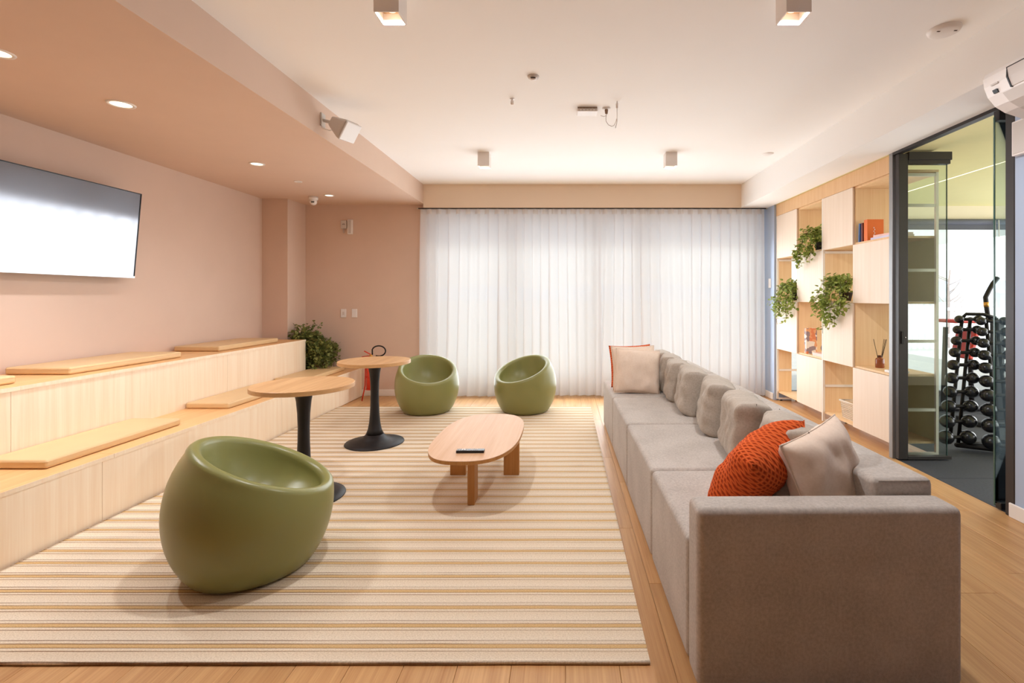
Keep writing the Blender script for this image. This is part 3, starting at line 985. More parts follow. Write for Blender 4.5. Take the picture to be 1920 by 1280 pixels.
chair(-1.506, 2.37, 22, 'large olive green tub chair in the foreground on the rug')
chair(-1.565, 5.56, -68, 'olive green tub chair behind the farther round table')
chair(-0.455, 5.58, -128, 'olive green tub chair turned sideways behind the coffee table')

# ------------------------------------------------------------------ round pedestal tables
def round_table(x, y, label):
    t = T('pedestal_table', label, 'table', (x, y, 0.011), group='round wooden pedestal tables')
    H = 0.731
    R = 0.305
    top = P('table_top', revolve([(0, H - 0.024), (R - 0.006, H - 0.030), (R, H - 0.027), (R, H - 0.002), (R - 0.003, H), (0, H)], 72), 'tabletop', t)
    P('edge_band', revolve([(R + 0.0006, H - 0.027), (R + 0.0008, H - 0.002)], 72), 'tableedge', top, True)
    prof = [(0.0, 0.0), (0.248, 0.0), (0.25, 0.004), (0.247, 0.010), (0.20, 0.020), (0.14, 0.034), (0.10, 0.052), (0.075, 0.080),
            (0.058, 0.12), (0.047, 0.18), (0.040, 0.26), (0.036, 0.36), (0.035, 0.45), (0.038, 0.54), (0.045, 0.62), (0.056, 0.68), (0.066, 0.707), (0, 0.707)]
    P('pedestal_base', revolve(prof[:8] + [(0, 0.080)], 56), 'blackmetal', t, True)
    P('stem', revolve([(0, 0.0795)] + prof[7:], 40), 'blackmetal', t, True)
    return t
round_table(-1.690, 3.17, 'round oak pedestal table behind the foreground green chair')
round_table(-1.690, 4.35, 'round oak pedestal table in front of the fire extinguisher')

# ------------------------------------------------------------------ coffee table and remote
cx, cy, ch = -0.585, 3.385, 0.36
ct_ = T('coffee_table', 'low oblong wooden coffee table with three slab legs', 'coffee table', (cx, cy, 0.011))
out = []
for k in range(96):
    a = 2 * PI * k / 96
    c, s = math.cos(a), math.sin(a)
    e = 2 / 2.7
    out.append((0.283 * math.copysign(abs(c) ** e, c) + 0.02 * s, 0.575 * math.copysign(abs(s) ** e, s)))
zt = ch - 0.011
top = P('table_top', prism(out, zt - 0.022, zt), 'coffee', ct_)
P('edge_band', ([(x * 1.0008, y * 1.0008, zt - 0.021) for x, y in out] + [(x * 1.0008, y * 1.0008, zt - 0.003) for x, y in out],
                [(k, (k + 1) % 96, 96 + (k + 1) % 96, 96 + k) for k in range(96)]), 'coffeeleg', top, True)
P('leg', box(-0.022, 0.022, -0.345, -0.225, 0, zt - 0.022, 0.002, 1), 'coffeeleg', ct_)
P('leg', box(-0.250, -0.138, 0.17, 0.212, 0, zt - 0.022, 0.002, 1), 'coffeeleg', ct_)
P('leg', box(0.138, 0.250, 0.17, 0.212, 0, zt - 0.022, 0.002, 1), 'coffeeleg', ct_)
rm = T('remote_control', 'black remote control with pale buttons on the coffee table', 'remote', (-0.575, 2.975, ch + 0.0005), math.radians(1.5))
P('remote_body', box(-0.084, 0.084, -0.021, 0.021, 0, 0.016, 0.003, 2), 'black', rm, True, True)
for i in range(11):
    for j in range(3):
        if i in (3, 6): continue
        P('button', move(box(-0.0035, 0.0035, -0.0030, 0.0030, 0, 0.002, 0.0006, 1), (-0.076 + i * 0.0115, -0.012 + j * 0.012, 0.0155)), 'greyplastic', rm)
P('button_ring', move(revolve([(0.006, 0), (0.006, 0.002), (0.011, 0.002), (0.011, 0)], 20), (-0.0415, 0, 0.0156)), 'whiteplastic', rm)

# ------------------------------------------------------------------ shelf units between lounge and gym
structure('trim_5', box(XC, XC + 0.02, CY[4] - 0.0, CY[0], ROWS[4] + 0.001, ZR), 'fascia', 'wooden fascia above the shelf units', 'fascia')
structure('trim_6', box(XC + 0.02, XCB, CY[4], CY[0], ROWS[4] + 0.001, ROWS[4] + 0.02), 'fascia', 'wooden soffit board on top of the shelf units', 'fascia')
def shelf_unit(c0, label, near_open):
    """Two columns; columns c0 and c0+1, checkerboard of doors and open cells."""
    ya, yb = CY[c0], CY[c0 + 2]
    t = T('shelf_unit', label, 'shelf unit', (XC, (ya + yb) / 2, 0), group='checkerboard shelf units')
    oy = (ya + yb) / 2
    D = XCB - XC
    th = 0.02
    Y = lambda v: v - oy
    # uprights
    far_d = 0.185 if c0 == 0 else D
    P('side_panel', box(0.02, far_d, Y(ya) - th, Y(ya) - 0.001, ROWS[0], ROWS[4]), 'cabin', t)
    P('middle_panel', box(0.021, D, Y(CY[c0 + 1]) - th / 2, Y(CY[c0 + 1]) + th / 2, ROWS[0], ROWS[4]), 'cabin', t)
    # white ladder frame at the far side
    yy = Y(ya) - 0.022
    lf = P('ladder_frame', merge(box(0.0, 0.022, yy, yy + 0.021, 0.02, ROWS[4]), box(0.022, D, yy - 0.02, yy + 0.001, 0.018, 0.040)), 'white_metal', t)
    for z in (0.385, 1.445, ROWS[3] - 0.022):
        P('rung', box(0.022, D - 0.02, yy - 0.012, yy - 0.001, z - 0.012, z + 0.012), 'white_metal', lf)
    for dx in (0.05, 0.24):
        P('foot', move(revolve([(0, 0), (0.014, 0), (0.014, 0.016), (0.008, 0.018), (0, 0.018)], 12), (dx, yy - 0.008, 0.0)), 'black', t)
    P('rear_post', box(D - 0.02, D, yy, yy + 0.021, 0.0, ROWS[4]), 'frame' if c0 == 0 else 'white_metal', t)
    if near_open:
        nf = P('ladder_frame', merge(box(0.0, 0.022, Y(yb) + 0.001, Y(yb) + 0.021, 0.0, ROWS[4]), box(D - 0.022, D, Y(yb) + 0.001, Y(yb) + 0.021, 0.0, ROWS[4]),
                                     box(0.022, D - 0.022, Y(yb) + 0.001, Y(yb) + 0.021, 0.012, 0.034)), 'white_metal', t)
        for z in (0.38, 0.94, 1.52, 2.05, ROWS[4] - 0.02):
            P('rung', box(0.022, D - 0.022, Y(yb) + 0.003, Y(yb) + 0.019, z - 0.012, z + 0.012), 'white_metal', nf)
    for q in (0, 1):
        y1, y0 = Y(CY[c0 + q]) - (th if q == 0 else th / 2), Y(CY[c0 + q + 1]) + (th / 2 if q == 0 else 0.022 * near_open + 0.001)
        for z in ROWS[:4]:
            P('shelf_board', box(0.02, D - 0.001, y0 + 0.0005, y1 - 0.0005, z, z + 0.018), 'cabin', t)
        P('shelf_board', box(0.02, D - 0.001, y0 + 0.0005, y1 - 0.0005, ROWS[4] - 0.018, ROWS[4]), 'cabin', t)
        for rI in range(4):
            z0, z1 = ROWS[rI], ROWS[rI + 1]
            door = ((rI + q + 1) % 2 == (0))
            # column 0: row 3 (top) is a door; column 1: row 3 is open
            if door:
                yo0 = Y(CY[c0 + q + 1]) + 0.0015
                yo1 = Y(CY[c0 + q]) - (0.024 if q == 0 else 0.0015)
                P('door', box(0.0, 0.0185, yo0, yo1, z0 + 0.0015, z1 - 0.0015, 0.0012, 1), 'cab', t)
                P('back_panel', box(D - 0.012, D - 0.002, y0 + 0.001, y1 - 0.001, z0 + 0.0185, z1 - 0.0005), 'olive', t)
    return t
shelf_unit(0, 'maple shelf unit next to the blue wall strip', 0)
shelf_unit(2, 'maple shelf unit next to the glass door leaf', 1)

# ---- things on the shelves
def book(name, label, loc, size, cover, rz=0.0, lean=0.0, group='books on the shelves', flat=False):
    """size: depth along the shelf depth, thickness, height; spine towards the room"""
    t = T(name, label, 'book', loc, rz, group)
    d, th, h = size
    R = Matrix.Rotation(lean, 4, 'X')
    f = (lambda q: xf(q, R))
    if not flat:
        P('cover', f(merge(box(0, 0.003, -th / 2, th / 2, 0, h), box(0.003, d, -th / 2, -th / 2 + 0.002, 0, h), box(0.003, d, th / 2 - 0.002, th / 2, 0, h))), cover, t)
        P('pages', f(box(0.0035, d - 0.004, -th / 2 + 0.0022, th / 2 - 0.0022, 0.003, h - 0.003)), 'pages', t)
    else:
        P('cover', merge(box(0, 0.003, -h / 2, h / 2, 0, th), box(0.003, d, -h / 2, h / 2, 0, 0.002), box(0.003, d, -h / 2, h / 2, th - 0.002, th)), cover, t)
        P('pages', box(0.0035, d - 0.004, -h / 2 + 0.003, h / 2 - 0.003, 0.0022, th - 0.0022), 'pages', t)
    return t
zs = ROWS[3] + 0.0185
book('book', 'thin blue book leaning at the left of the top cell', (2.690, 4.500, zs), (0.13, 0.014, 0.17), 'bookblue', 0, 0.06)
book('book', 'dark red patterned book between the blue and orange books', (2.692, 4.455, zs), (0.13, 0.02, 0.17), 'bookred', 0, 0.0)
ob = book('book', 'thick orange book standing in the top shelf cell', (2.690, 4.395, zs), (0.145, 0.05, 0.19), 'bookorange')
P('cover_print', merge(*[box(0.055 + 0.008 * (i % 2), 0.061 + 0.008 * (i % 2), -0.0262, -0.0252, 0.11 - i * 0.016, 0.121 - i * 0.016) for i in range(5)]), 'whiteplastic', ob)
book('book', 'lilac book lying at the bottom of the small stack beside the orange book', (2.690, 4.19, zs), (0.20, 0.018, 0.27), 'booklilac', 0.0, 0, flat=True)
book('book', 'pink book lying on the lilac book', (2.702, 4.175, zs + 0.0185), (0.18, 0.018, 0.24), 'bookpink', 0.06, 0, flat=True)
zs = ROWS[1] + 0.0185
book('book', 'tall colourful patterned book in the lower open cell', (2.690, 5.50, zs), (0.12, 0.045, 0.285), 'printed')
book('book', 'pale pink book lying under the round wooden ornament', (2.690, 5.24, zs), (0.2, 0.034, 0.20), 'bookpink', 0, 0, flat=True)
on = T('round_ornament', 'round dark wooden ornament standing on the pale pink book', 'ornament', (2.80, 5.27, zs + 0.0345))
Rx = Matrix.Translation((0, 0, 0.05)) @ Matrix.Rotation(PI / 2, 4, 'X')
P('disc', xf(revolve([(0, -0.016), (0.042, -0.016), (0.05, -0.010), (0.05, 0.010), (0.042, 0.016), (0, 0.016)], 28), Rx), 'bowl', on, True)
P('rim', xf(revolve([(0.046, -0.018), (0.051, -0.014), (0.051, 0.014), (0.046, 0.018)], 28), Rx), 'bowl', on, True)
df = T('reed_diffuser', 'amber reed diffuser bottle with dark sticks in the open cell', 'diffuser', (2.82, 4.40, zs))
P('bottle', revolve([(0, 0), (0.034, 0), (0.036, 0.004), (0.036, 0.070), (0.032, 0.082), (0.015, 0.092), (0.014, 0.108), (0.011, 0.108), (0.011, 0.09), (0, 0.09)], 24), 'amber', df, True)
P('collar', revolve([(0.0145, 0.096), (0.018, 0.097), (0.018, 0.109), (0.0145, 0.110)], 20), 'bowl', df, True)
for dx, dy in ((-0.05, 0.01), (0.045, 0.01), (0.055, -0.01), (0.038, -0.02)):
    P('reed', tube([(0.1 * dx, 0.1 * dy, 0.03), (dx, dy, 0.255)], 0.0022, 6), 'reed', df)
tr = T('small_tray', 'small white tray at the front of the diffuser cell', 'tray', (2.77, 4.10, zs))
P('tray_base', box(-0.07, 0.07, -0.05, 0.05, 0, 0.006, 0.002, 1), 'whiteplastic', tr)
P('tray_rim', merge(box(-0.07, 0.07, -0.05, -0.046, 0.006, 0.02), box(-0.07, 0.07, 0.046, 0.05, 0.006, 0.02), box(-0.07, -0.066, -0.046, 0.046, 0.006, 0.02), box(0.066, 0.07, -0.046, 0.046, 0.006, 0.02)), 'whiteplastic', tr)

bk_ = T('storage_basket', 'cream perforated basket on the bottom shelf board', 'basket', (2.84, 4.715, ROWS[0] + 0.0185))
hw, hl, hh = 0.10, 0.13, 0.165
bars = []
def wall_bars(p0, p1, n, outv):
    """perforated wall from p0 to p1 (bottom), flaring outwards"""
    p0, p1, outv = Vector(p0), Vector(p1), Vector(outv)
    for i in range(n + 1):
        a = p0.lerp(p1, i / n)
        bars.append(tube([a, a + outv * 0.02 + Vector((0, 0, hh))], 0.0042, 4))
    for j in range(9):
        z = 0.004 + (hh - 0.02) * j / 8
        o2 = outv * 0.02 * z / hh + Vector((0, 0, z))
        bars.append(tube([p0 + o2, p1 + o2], 0.0045, 4))
for p0, p1, n, o2 in (((-hw, -hl, 0), (hw, -hl, 0), 12, (0, -1, 0)), ((-hw, hl, 0), (hw, hl, 0), 12, (0, 1, 0)),
                      ((-hw, -hl, 0), (-hw, hl, 0), 15, (-1, 0, 0)), ((hw, -hl, 0), (hw, hl, 0), 15, (1, 0, 0))):
    wall_bars(p0, p1, n, o2)
P('basket_mesh', merge(*bars), 'basket', bk_, kind='stuff')
P('basket_floor', box(-hw, hw, -hl, hl, 0, 0.004), 'basket', bk_)
e = 0.02
P('basket_rim', tube([(-hw - e, -hl - e, hh), (hw + e, -hl - e, hh), (hw + e, hl + e, hh), (-hw - e, hl + e, hh), (-hw - e, -hl - e, hh)], 0.009, 6), 'basket', bk_, True)

# ------------------------------------------------------------------ plants
def leaf_quad(p, d, up, s, wr):
    d = d.normalized()
    side = d.cross(up)
    side = side.normalized() if side.length > 1e-4 else d.orthogonal().normalized()
    nrm = side.cross(d)
    q = [p, p + d * s * 0.30 + side * s * 0.40 + nrm * s * 0.07, p + d * s * 0.68 + side * s * 0.30, p + d * s - nrm * s * 0.12,
         p + d * s * 0.68 - side * s * 0.30, p + d * s * 0.30 - side * s * 0.40 + nrm * s * 0.07, p + d * s * 0.45 - nrm * s * 0.06]
    return q, [(0, 1, 6), (1, 2, 6), (2, 3, 6), (3, 4, 6), (4, 5, 6), (5, 0, 6)]

def vines(paths, seed, size, dens, mat, parent, jit=0.03):
    rnd = random.Random(seed)
    V, F, st = [], [], []
    for pts in paths:
        pts = [Vector(p) for p in pts]
        st.append(tube(pts, 0.0018, 5))
        L = sum((b - a).length for a, b in zip(pts, pts[1:]))
        for _ in range(max(4, int(L * dens))):
            i = rnd.randrange(len(pts) - 1)
            p = pts[i].lerp(pts[i + 1], rnd.random())
            p = p + Vector((rnd.gauss(0, jit), rnd.gauss(0, jit), rnd.gauss(0, jit)))
            d = Vector((rnd.uniform(-1.2, 0.6), rnd.uniform(-1, 1), rnd.uniform(-0.9, 0.7)))
            up = Vector((rnd.uniform(-0.6, 0.2), rnd.uniform(-0.5, 0.5), 1))
            q, f = leaf_quad(p, d, up, size * rnd.uniform(0.6, 1.25), 0)
            b = len(V)
            V += q; F += [tuple(k + b for k in t) for t in f]
    P('foliage', (V, F), mat, parent, kind='stuff')
    P('vines', merge(*st), 'stem', parent, True, kind='stuff')

def hang_plant(label, x, y, z, spread, drop, seed, up=0.14, n=16, bias=0.0, fill=0.0):
    """potted trailing plant on a shelf; vines arch over the front edge and hang down"""
    t = T('trailing_plant', label, 'plant', (x, y, z), group='trailing plants on the shelf units')
    P('pot', revolve([(0, 0), (0.045, 0), (0.06, 0.075), (0.063, 0.075), (0.063, 0.085), (0.054, 0.085), (0.052, 0.075), (0, 0.075)], 20), 'pot', t, True)
    P('soil', revolve([(0, 0.078), (0.052, 0.078)], 16), 'soil', t)
    rnd = random.Random(seed)
    paths = []
    for i in range(n):
        yy = rnd.uniform(-1, 1)
        # foliage mound above the pot
        top = up * rnd.uniform(0.5, 1.1)
        fx = XC - 0.045 - x - rnd.uniform(0, 0.05)
        dr = drop * (1 - 0.75 * abs(yy - bias)) * rnd.uniform(0.35, 1.0)
        pts = [(0, 0, 0.08), (fx * 0.3, yy * spread * 0.35, 0.08 + top), (fx * 0.75, yy * spread * 0.7, 0.08 + top * 0.8), (fx, yy * spread * 0.9, 0.03)]
        if dr > 0.04:
            m = max(2, int(dr / 0.05))
            px = fx
            for k in range(1, m + 1):
                pts.append((px + rnd.uniform(-0.012, 0.004), yy * spread + rnd.uniform(-0.02, 0.02) + bias * 0.05, 0.03 - dr * k / m))
        paths.append(pts)
        paths.append([(0, 0, 0.08), (fx * rnd.uniform(0.1, 0.7), yy * spread * 0.5, 0.09 + top), (fx * rnd.uniform(0.2, 0.8), yy * spread * 0.95, 0.08 + top * 0.55)])
    vines(paths, seed + 1, 0.043, 62, 'leaf', t, 0.020)
hang_plant('trailing green plant hanging from the upper cell of the shelf unit', 2.755, 5.30, ROWS[3] + 0.0185, 0.19, 0.40, 21, 0.15, 15, 0.3)
hang_plant('bushy trailing plant draped over the cell nearest to the blue wall', 2.755, 5.86, ROWS[2] + 0.0185, 0.27, 0.42, 31, 0.13, 17, 0.0)
hang_plant('widest trailing plant hanging between the reed diffuser and patterned book cells', 2.755, 4.82, ROWS[2] + 0.0185, 0.27, 0.40, 41, 0.15, 18, 0.1)

bp = T('bench_plant', 'dark green bushy ivy spilling over the end of the upper bench tier', 'plant', (-3.19, 6.22, Z1))
P('planter_box', box(-0.23, -0.13, -0.20, 0.20, 0.001, 0.38, 0.004, 1), 'pot', bp)
P('soil', box(-0.22, -0.14, -0.19, 0.19, 0.3805, 0.385), 'soil', bp)
rnd = random.Random(77)
paths = []
for i in range(46):
    hgt = rnd.uniform(0.02, 0.17) * (1.2 if i % 4 == 0 else 0.75)
    bx, by = rnd.uniform(-0.22, 0.06), rnd.uniform(-0.2, 0.1)
    paths.append([(-0.18, by, 0.38), (bx, by - 0.03, 0.40 + hgt * 0.7), (bx + rnd.uniform(-0.05, 0.05), by - 0.06, 0.41 + hgt)])
for i in range(70):
    yy = rnd.uniform(-0.24, 0.18)
    ex = rnd.uniform(-0.06, 0.24)
    dr = rnd.uniform(0.15, 0.37)
    pts = [(-0.18, yy * 0.6, 0.385), (-0.08, yy, 0.43 + rnd.uniform(0, 0.05)), (ex, yy, 0.38 + rnd.uniform(-0.04, 0.05) - 0.25 * max(0, ex))]
    for k in range(1, 7):
        pts.append((ex + rnd.uniform(-0.02, 0.03), yy + rnd.uniform(-0.02, 0.02), max(0.012, 0.36 - dr * k / 6)))
    paths.append(pts)
vines(paths, 78, 0.040, 60, 'leafdark', bp, 0.016)

# ------------------------------------------------------------------ fire extinguisher on its stand
fe = T('fire_extinguisher', 'red fire extinguisher on a wire stand by the back wall', 'fire extinguisher', (-2.44, 6.16, 0))
P('tank', move(revolve([(0, 0), (0.05, 0), (0.056, 0.006), (0.056, 0.30), (0.05, 0.335), (0.03, 0.36), (0.018, 0.37), (0.018, 0.39), (0, 0.39)], 24), (0, 0, 0.15)), 'red', fe, True)
vv = P('valve', move(revolve([(0, 0), (0.02, 0), (0.02, 0.03), (0.013, 0.05), (0, 0.05)], 16), (0, 0, 0.535)), 'brass', fe, True)
P('handle', merge(tube([(0.01, 0, 0.575), (-0.03, 0, 0.595), (-0.085, 0, 0.625)], 0.007, 6), tube([(0.01, 0, 0.555), (-0.04, 0, 0.562), (-0.115, 0, 0.552)], 0.006, 6)), 'red', vv, True)
hp = [(0.015, 0, 0.62 - 0.06)]
for k in range(0, 15):
    a = math.radians(200 - k * 24)
    hp.append((0.09 + 0.085 * math.cos(a), -0.01 * k / 14, 0.635 + 0.062 * math.sin(a)))
hp2 = [(0.02, 0, 0.60)] + [(0.03 + 0.13 * t_, 0, 0.60 + 0.11 * math.sin(PI * (0.15 + 0.7 * t_)) ** 1.0) for t_ in (0.1, 0.3, 0.5, 0.7, 0.85)]
loop = []
for k in range(17):
    a = math.radians(165 - k * 17.5)
    loop.append((0.098 + 0.085 * math.cos(a), 0.0, 0.625 + 0.065 * math.sin(a)))
P('hose', tube([(0.018, 0, 0.578)] + loop, 0.0085, 8), 'hose', fe, True)
st_ = P('stand_ring', merge(tube([(0.062 * math.cos(2 * PI * k / 24), 0.062 * math.sin(2 * PI * k / 24), 0.30) for k in range(25)], 0.006, 6),
                            tube([(0.062 * math.cos(2 * PI * k / 24), 0.062 * math.sin(2 * PI * k / 24), 0.148) for k in range(25)], 0.006, 6)), 'red', fe, True)
for a in (200, 320, 80):
    c, s = math.cos(math.radians(a)), math.sin(math.radians(a))
    P('leg', tube([(0.064 * c, 0.064 * s, 0.42), (0.068 * c, 0.068 * s, 0.2), (0.105 * c, 0.105 * s, 0.006)], 0.008, 6), 'red', st_, True)

# ------------------------------------------------------------------ wall and ceiling devices
def plate(px, py, label, toggles=1):
    x, z = (px - 1060) / 920 * YB, 1.3 - (py - 557) / 920 * YB
    t = T('wall_switch', label, 'switch', (x, YB, z), group='white plates on the back wall')
    P('plate', box(-0.036, 0.036, -0.010, -0.0005, -0.056, 0.056, 0.004, 2), 'whiteplastic', t, True, True)
    if toggles:
        P('rocker', box(-0.012, 0.012, -0.014, -0.0101, -0.02, 0.02, 0.002, 1), 'greyplastic', t)
    else:
        P('socket_face', box(-0.022, 0.022, -0.0125, -0.0101, -0.034, 0.034, 0.002, 1), 'whiteplastic', t)
plate(644.5, 587, 'white wall switch plate closest to the bench plant', 1)
plate(665, 587, 'blank white wall plate right of the switch', 0)
x, z = (645.5 - 1060) / 920 * YB, 1.3 - (421 - 557) / 920 * YB
ab = T('alarm_box', 'small square white alarm box high on the back wall', 'alarm', (x, YB, z))
P('case', box(-0.038, 0.038, -0.022, -0.0005, -0.054, 0.054, 0.003, 1), 'greyplastic', ab)
P('emblem', merge(box(-0.018, 0.018, -0.0235, -0.0221, -0.004, 0.0), tube([(-0.014, -0.0228, 0.002), (0.0, -0.0228, 0.012), (0.016, -0.0228, 0.004)], 0.0018, 5)), 'reed', ab)
P('cable', tube([(-0.006, -0.01, -0.054), (-0.008, -0.012, -0.09), (-0.004, -0.014, -0.108), (0.008, -0.014, -0.104), (0.016, -0.012, -0.092)], 0.004, 6), 'greyplastic', ab, True)
x, z = (657.5 - 1060) / 920 * YB, 1.3 - (425.5 - 557) / 920 * YB
ms = T('emergency_light', 'narrow upright white emergency light beside the alarm box', 'light fitting', (x, YB, z))
P('case', box(-0.033, 0.033, -0.03, -0.0005, -0.098, 0.098, 0.005, 2), 'whiteplastic', ms, True, True)
P('diffuser_panel', box(-0.018, 0.018, -0.034, -0.0301, -0.086, 0.086, 0.002, 1), 'greyplastic', ms)

dc = T('dome_camera', 'small white security camera under the bulkhead corner', 'camera', (-3.05, 5.94, ZS))
P('base', revolve([(0, -0.001), (0.052, -0.001), (0.052, -0.03), (0.045, -0.04), (0, -0.04)][::-1], 24), 'whiteplastic', dc, True)
P('dome', move(sphere(0.041, 20, 12), (0, -0.002, -0.062)), 'whiteplastic', dc, True)
P('lens', xf(box(-0.020, 0.020, -0.006, 0.002, -0.007, 0.007, 0.003, 1), Matrix.Translation((0.012, -0.039, -0.070))), 'black', dc)

# loudspeaker on the side of the bulkhead
sp_ = T('wall_speaker', 'white loudspeaker on a bracket on the bulkhead side', 'speaker', (XS, 3.72, 2.64))
nrm = Vector((0.84, -0.06, -0.54)).normalized()
xa = Vector((0, 0, 1)).cross(nrm).normalized()
ya = nrm.cross(xa)
rot = Matrix.Rotation(math.radians(35), 4, 'Z')
MB_ = Matrix(((xa.x, ya.x, nrm.x, 0.225), (xa.y, ya.y, nrm.y, -0.03), (xa.z, ya.z, nrm.z, -0.10), (0, 0, 0, 1))) @ Matrix.Rotation(math.radians(8), 4, 'Z')
bm = bmesh.new()
v, f = box(-0.105, 0.105, -0.082, 0.082, -0.16, 0.0, 0.025, 3)
v = [((a[0] * (1 + 0.55 * min(0, a[2]) / 0.14), a[1] * (1 + 0.5 * min(0, a[2]) / 0.14), a[2])) for a in v]
bm.free()
P('cabinet', xf((v, f), MB_), 'greyplastic', sp_, True, True)
P('grille', xf(box(-0.097, 0.097, -0.074, 0.074, -0.003, 0.010, 0.009, 3), MB_), 'whiteplastic', sp_, True, True)
P('bracket', merge(box(0.0005, 0.012, -0.03, 0.03, -0.05, 0.05), tube([(0.01, 0, 0.0), (0.06, -0.005, -0.015), (0.115, -0.01, -0.04)], 0.013, 8)), 'greyplastic', sp_)
P('cable', tube([(0.004, -0.03, -0.03), (0.02, -0.03, -0.07), (0.07, -0.02, -0.085), (0.11, -0.01, -0.06)], 0.004, 6), 'whiteplastic', sp_, True)

def at_ceiling(px, py):
    y = 920 * (ZC - 1.3) / (557 - py)
    return ((px - 1060) / 920 * y, y, ZC)
sd = T('smoke_detector', 'round white smoke detector at the upper right of the ceiling', 'smoke detector', at_ceiling(1770, 55))
P('base', revolve([(0, -0.022), (0.06, -0.022), (0.074, -0.016), (0.079, -0.004), (0.079, -0.0005)], 36), 'whiteplastic', sd, True)
P('vent_slot', move(box(-0.008, 0.008, -0.004, 0.004, -0.0235, -0.0215), (-0.045, -0.02, 0)), 'reed', sd)
P('vent_slot', move(box(-0.008, 0.008, -0.004, 0.004, -0.0235, -0.0215), (0.04, -0.03, 0)), 'reed', sd)
cp = T('round_cover_plate', 'flat round white cap on the ceiling near the right bulkhead', 'cover', at_ceiling(1440, 288))
P('cap', revolve([(0, -0.008), (0.048, -0.008), (0.056, -0.0005)], 32), 'whiteplastic', cp, True)
se = T('ceiling_sensor', 'small white motion sensor in the middle of the ceiling', 'sensor', at_ceiling(1000, 143))
P('base', revolve([(0, -0.012), (0.034, -0.012), (0.04, -0.0005)], 28), 'greyplastic', se, True)
P('lens', move(revolve([(0, -0.028), (0.018, -0.024), (0.026, -0.012)], 24), (0, 0, 0)), 'whiteplastic', se, True)
P('sensor_slot', box(-0.016, 0.016, -0.0275, -0.022, -0.023, -0.018), 'reed', se)
sk = T('sprinkler', 'tiny metal sprinkler head on the ceiling left of the motion sensor', 'sprinkler', at_ceiling(960.5, 185))
P('escutcheon', revolve([(0, -0.004), (0.016, -0.004), (0.018, -0.0005)], 20), 'whiteplastic', sk, True)
P('nozzle', revolve([(0.0, -0.046), (0.010, -0.044), (0.013, -0.036), (0.012, -0.016), (0.006, -0.01), (0.006, -0.004)], 16), 'lampbody', sk, True)
ap = T('ceiling_router', 'flat white finned box on the ceiling beside the cable hook', 'router', at_ceiling(1101, 205))
P('backplate', box(-0.075, 0.075, -0.05, 0.05, -0.012, -0.0005), 'taupe', ap)
P('case', box(-0.08, 0.08, -0.055, 0.055, -0.034, -0.012, 0.006, 2), 'whiteplastic', ap, True, True)
for i in range(6):
    P('fin', box(-0.065 + i * 0.026 - 0.004, -0.065 + i * 0.026 + 0.004, -0.058, -0.04, -0.030, -0.012), 'greyplastic', ap)
so = T('ceiling_socket', 'small round ceiling socket with thin dark cable', 'socket', at_ceiling(1137, 203))
P('base', revolve([(0, -0.010), (0.028, -0.010), (0.034, -0.0005)], 24), 'whiteplastic', so, True)
P('plug', revolve([(0, -0.045), (0.010, -0.042), (0.013, -0.02), (0.013, -0.010)], 14), 'taupe', so, True)
P('cable', tube([(0, 0, -0.045), (-0.004, 0, -0.075), (-0.003, 0, -0.10), (0.015, 0, -0.128), (0.04, 0, -0.14), (0.058, 0, -0.134), (0.072, 0, -0.11), (0.082, 0, -0.075), (0.083, 0, -0.03)], 0.0018, 5), 'taupe', so, True)
P('cable', tube([(0.0, 0, -0.055), (-0.018, 0, -0.064), (-0.045, 0, -0.056)], 0.0016, 5), 'taupe', so, True)
hk = T('ceiling_hook', 'thin white cable hanger dropping from the ceiling', 'hanger', at_ceiling(1157, 190))
P('anchor', revolve([(0, -0.05), (0.009, -0.05), (0.009, -0.02), (0.004, -0.008), (0.004, -0.0005)], 14), 'lampbody', hk, True)
P('rod', tube([(0, 0, -0.05), (0, 0, -0.15), (-0.012, 0, -0.2)], 0.003, 6), 'whiteplastic', hk, True)

# air conditioner on the right wall, its far end in view
ac = T('air_conditioner', 'white split air conditioner at the right edge under the bulkhead', 'air conditioner', (XR, 1.9, 2.33))
YA = 2.545
prof = [(0.0, 0.128), (-0.42, 0.128), (-0.462, 0.120), (-0.474, 0.095), (-0.468, 0.05), (-0.448, 0.0), (-0.41, -0.045), (-0.36, -0.075), (-0.27, -0.105), (-0.12, -0.125), (0.0, -0.125)]
def extr(pr, y0, y1):
    n = len(pr)
    V = [(x, y0, z) for x, z in pr] + [(x, y1, z) for x, z in pr]
    F = [tuple(range(n)), tuple(reversed(range(n, 2 * n)))]
    for k in range(n):
        k2 = (k + 1) % n
        F.append((k, n + k, n + k2, k2))
    return V, F
P('casing', extr([(min(x, -0.0005), z) for x, z in prof], -0.35, YA - 1.9), 'whiteplastic', ac)
off = [(x - 0.004, z) for x, z in prof[3:6]]
P('front_panel', extr([(x - 0.005, z) for x, z in ((-0.474, 0.092), (-0.468, 0.05), (-0.450, 0.004))] + [(-0.44, 0.004), (-0.46, 0.092)], -0.35, 0.50), 'greyplastic', ac)
P('panel_gap', merge(extr([(-0.4765, 0.096), (-0.4785, 0.050), (-0.4570, 0.000), (-0.445, 0.000), (-0.462, 0.096)], 0.50, 0.507),
                       extr([(-0.4785, 0.092), (-0.4775, 0.098), (-0.46, 0.098), (-0.46, 0.092)], -0.35, 0.507)), 'black', ac)
P('air_flap', extr([(-0.448, -0.006), (-0.412, -0.050), (-0.362, -0.080), (-0.275, -0.111), (-0.275, -0.102), (-0.36, -0.07), (-0.405, -0.043), (-0.44, -0.002)], -0.35, 0.56), 'greyplastic', ac)
P('display', extr([(-0.466, 0.022), (-0.4575, 0.005), (-0.45, 0.005), (-0.455, 0.022)], 0.575, 0.60), 'black', ac)
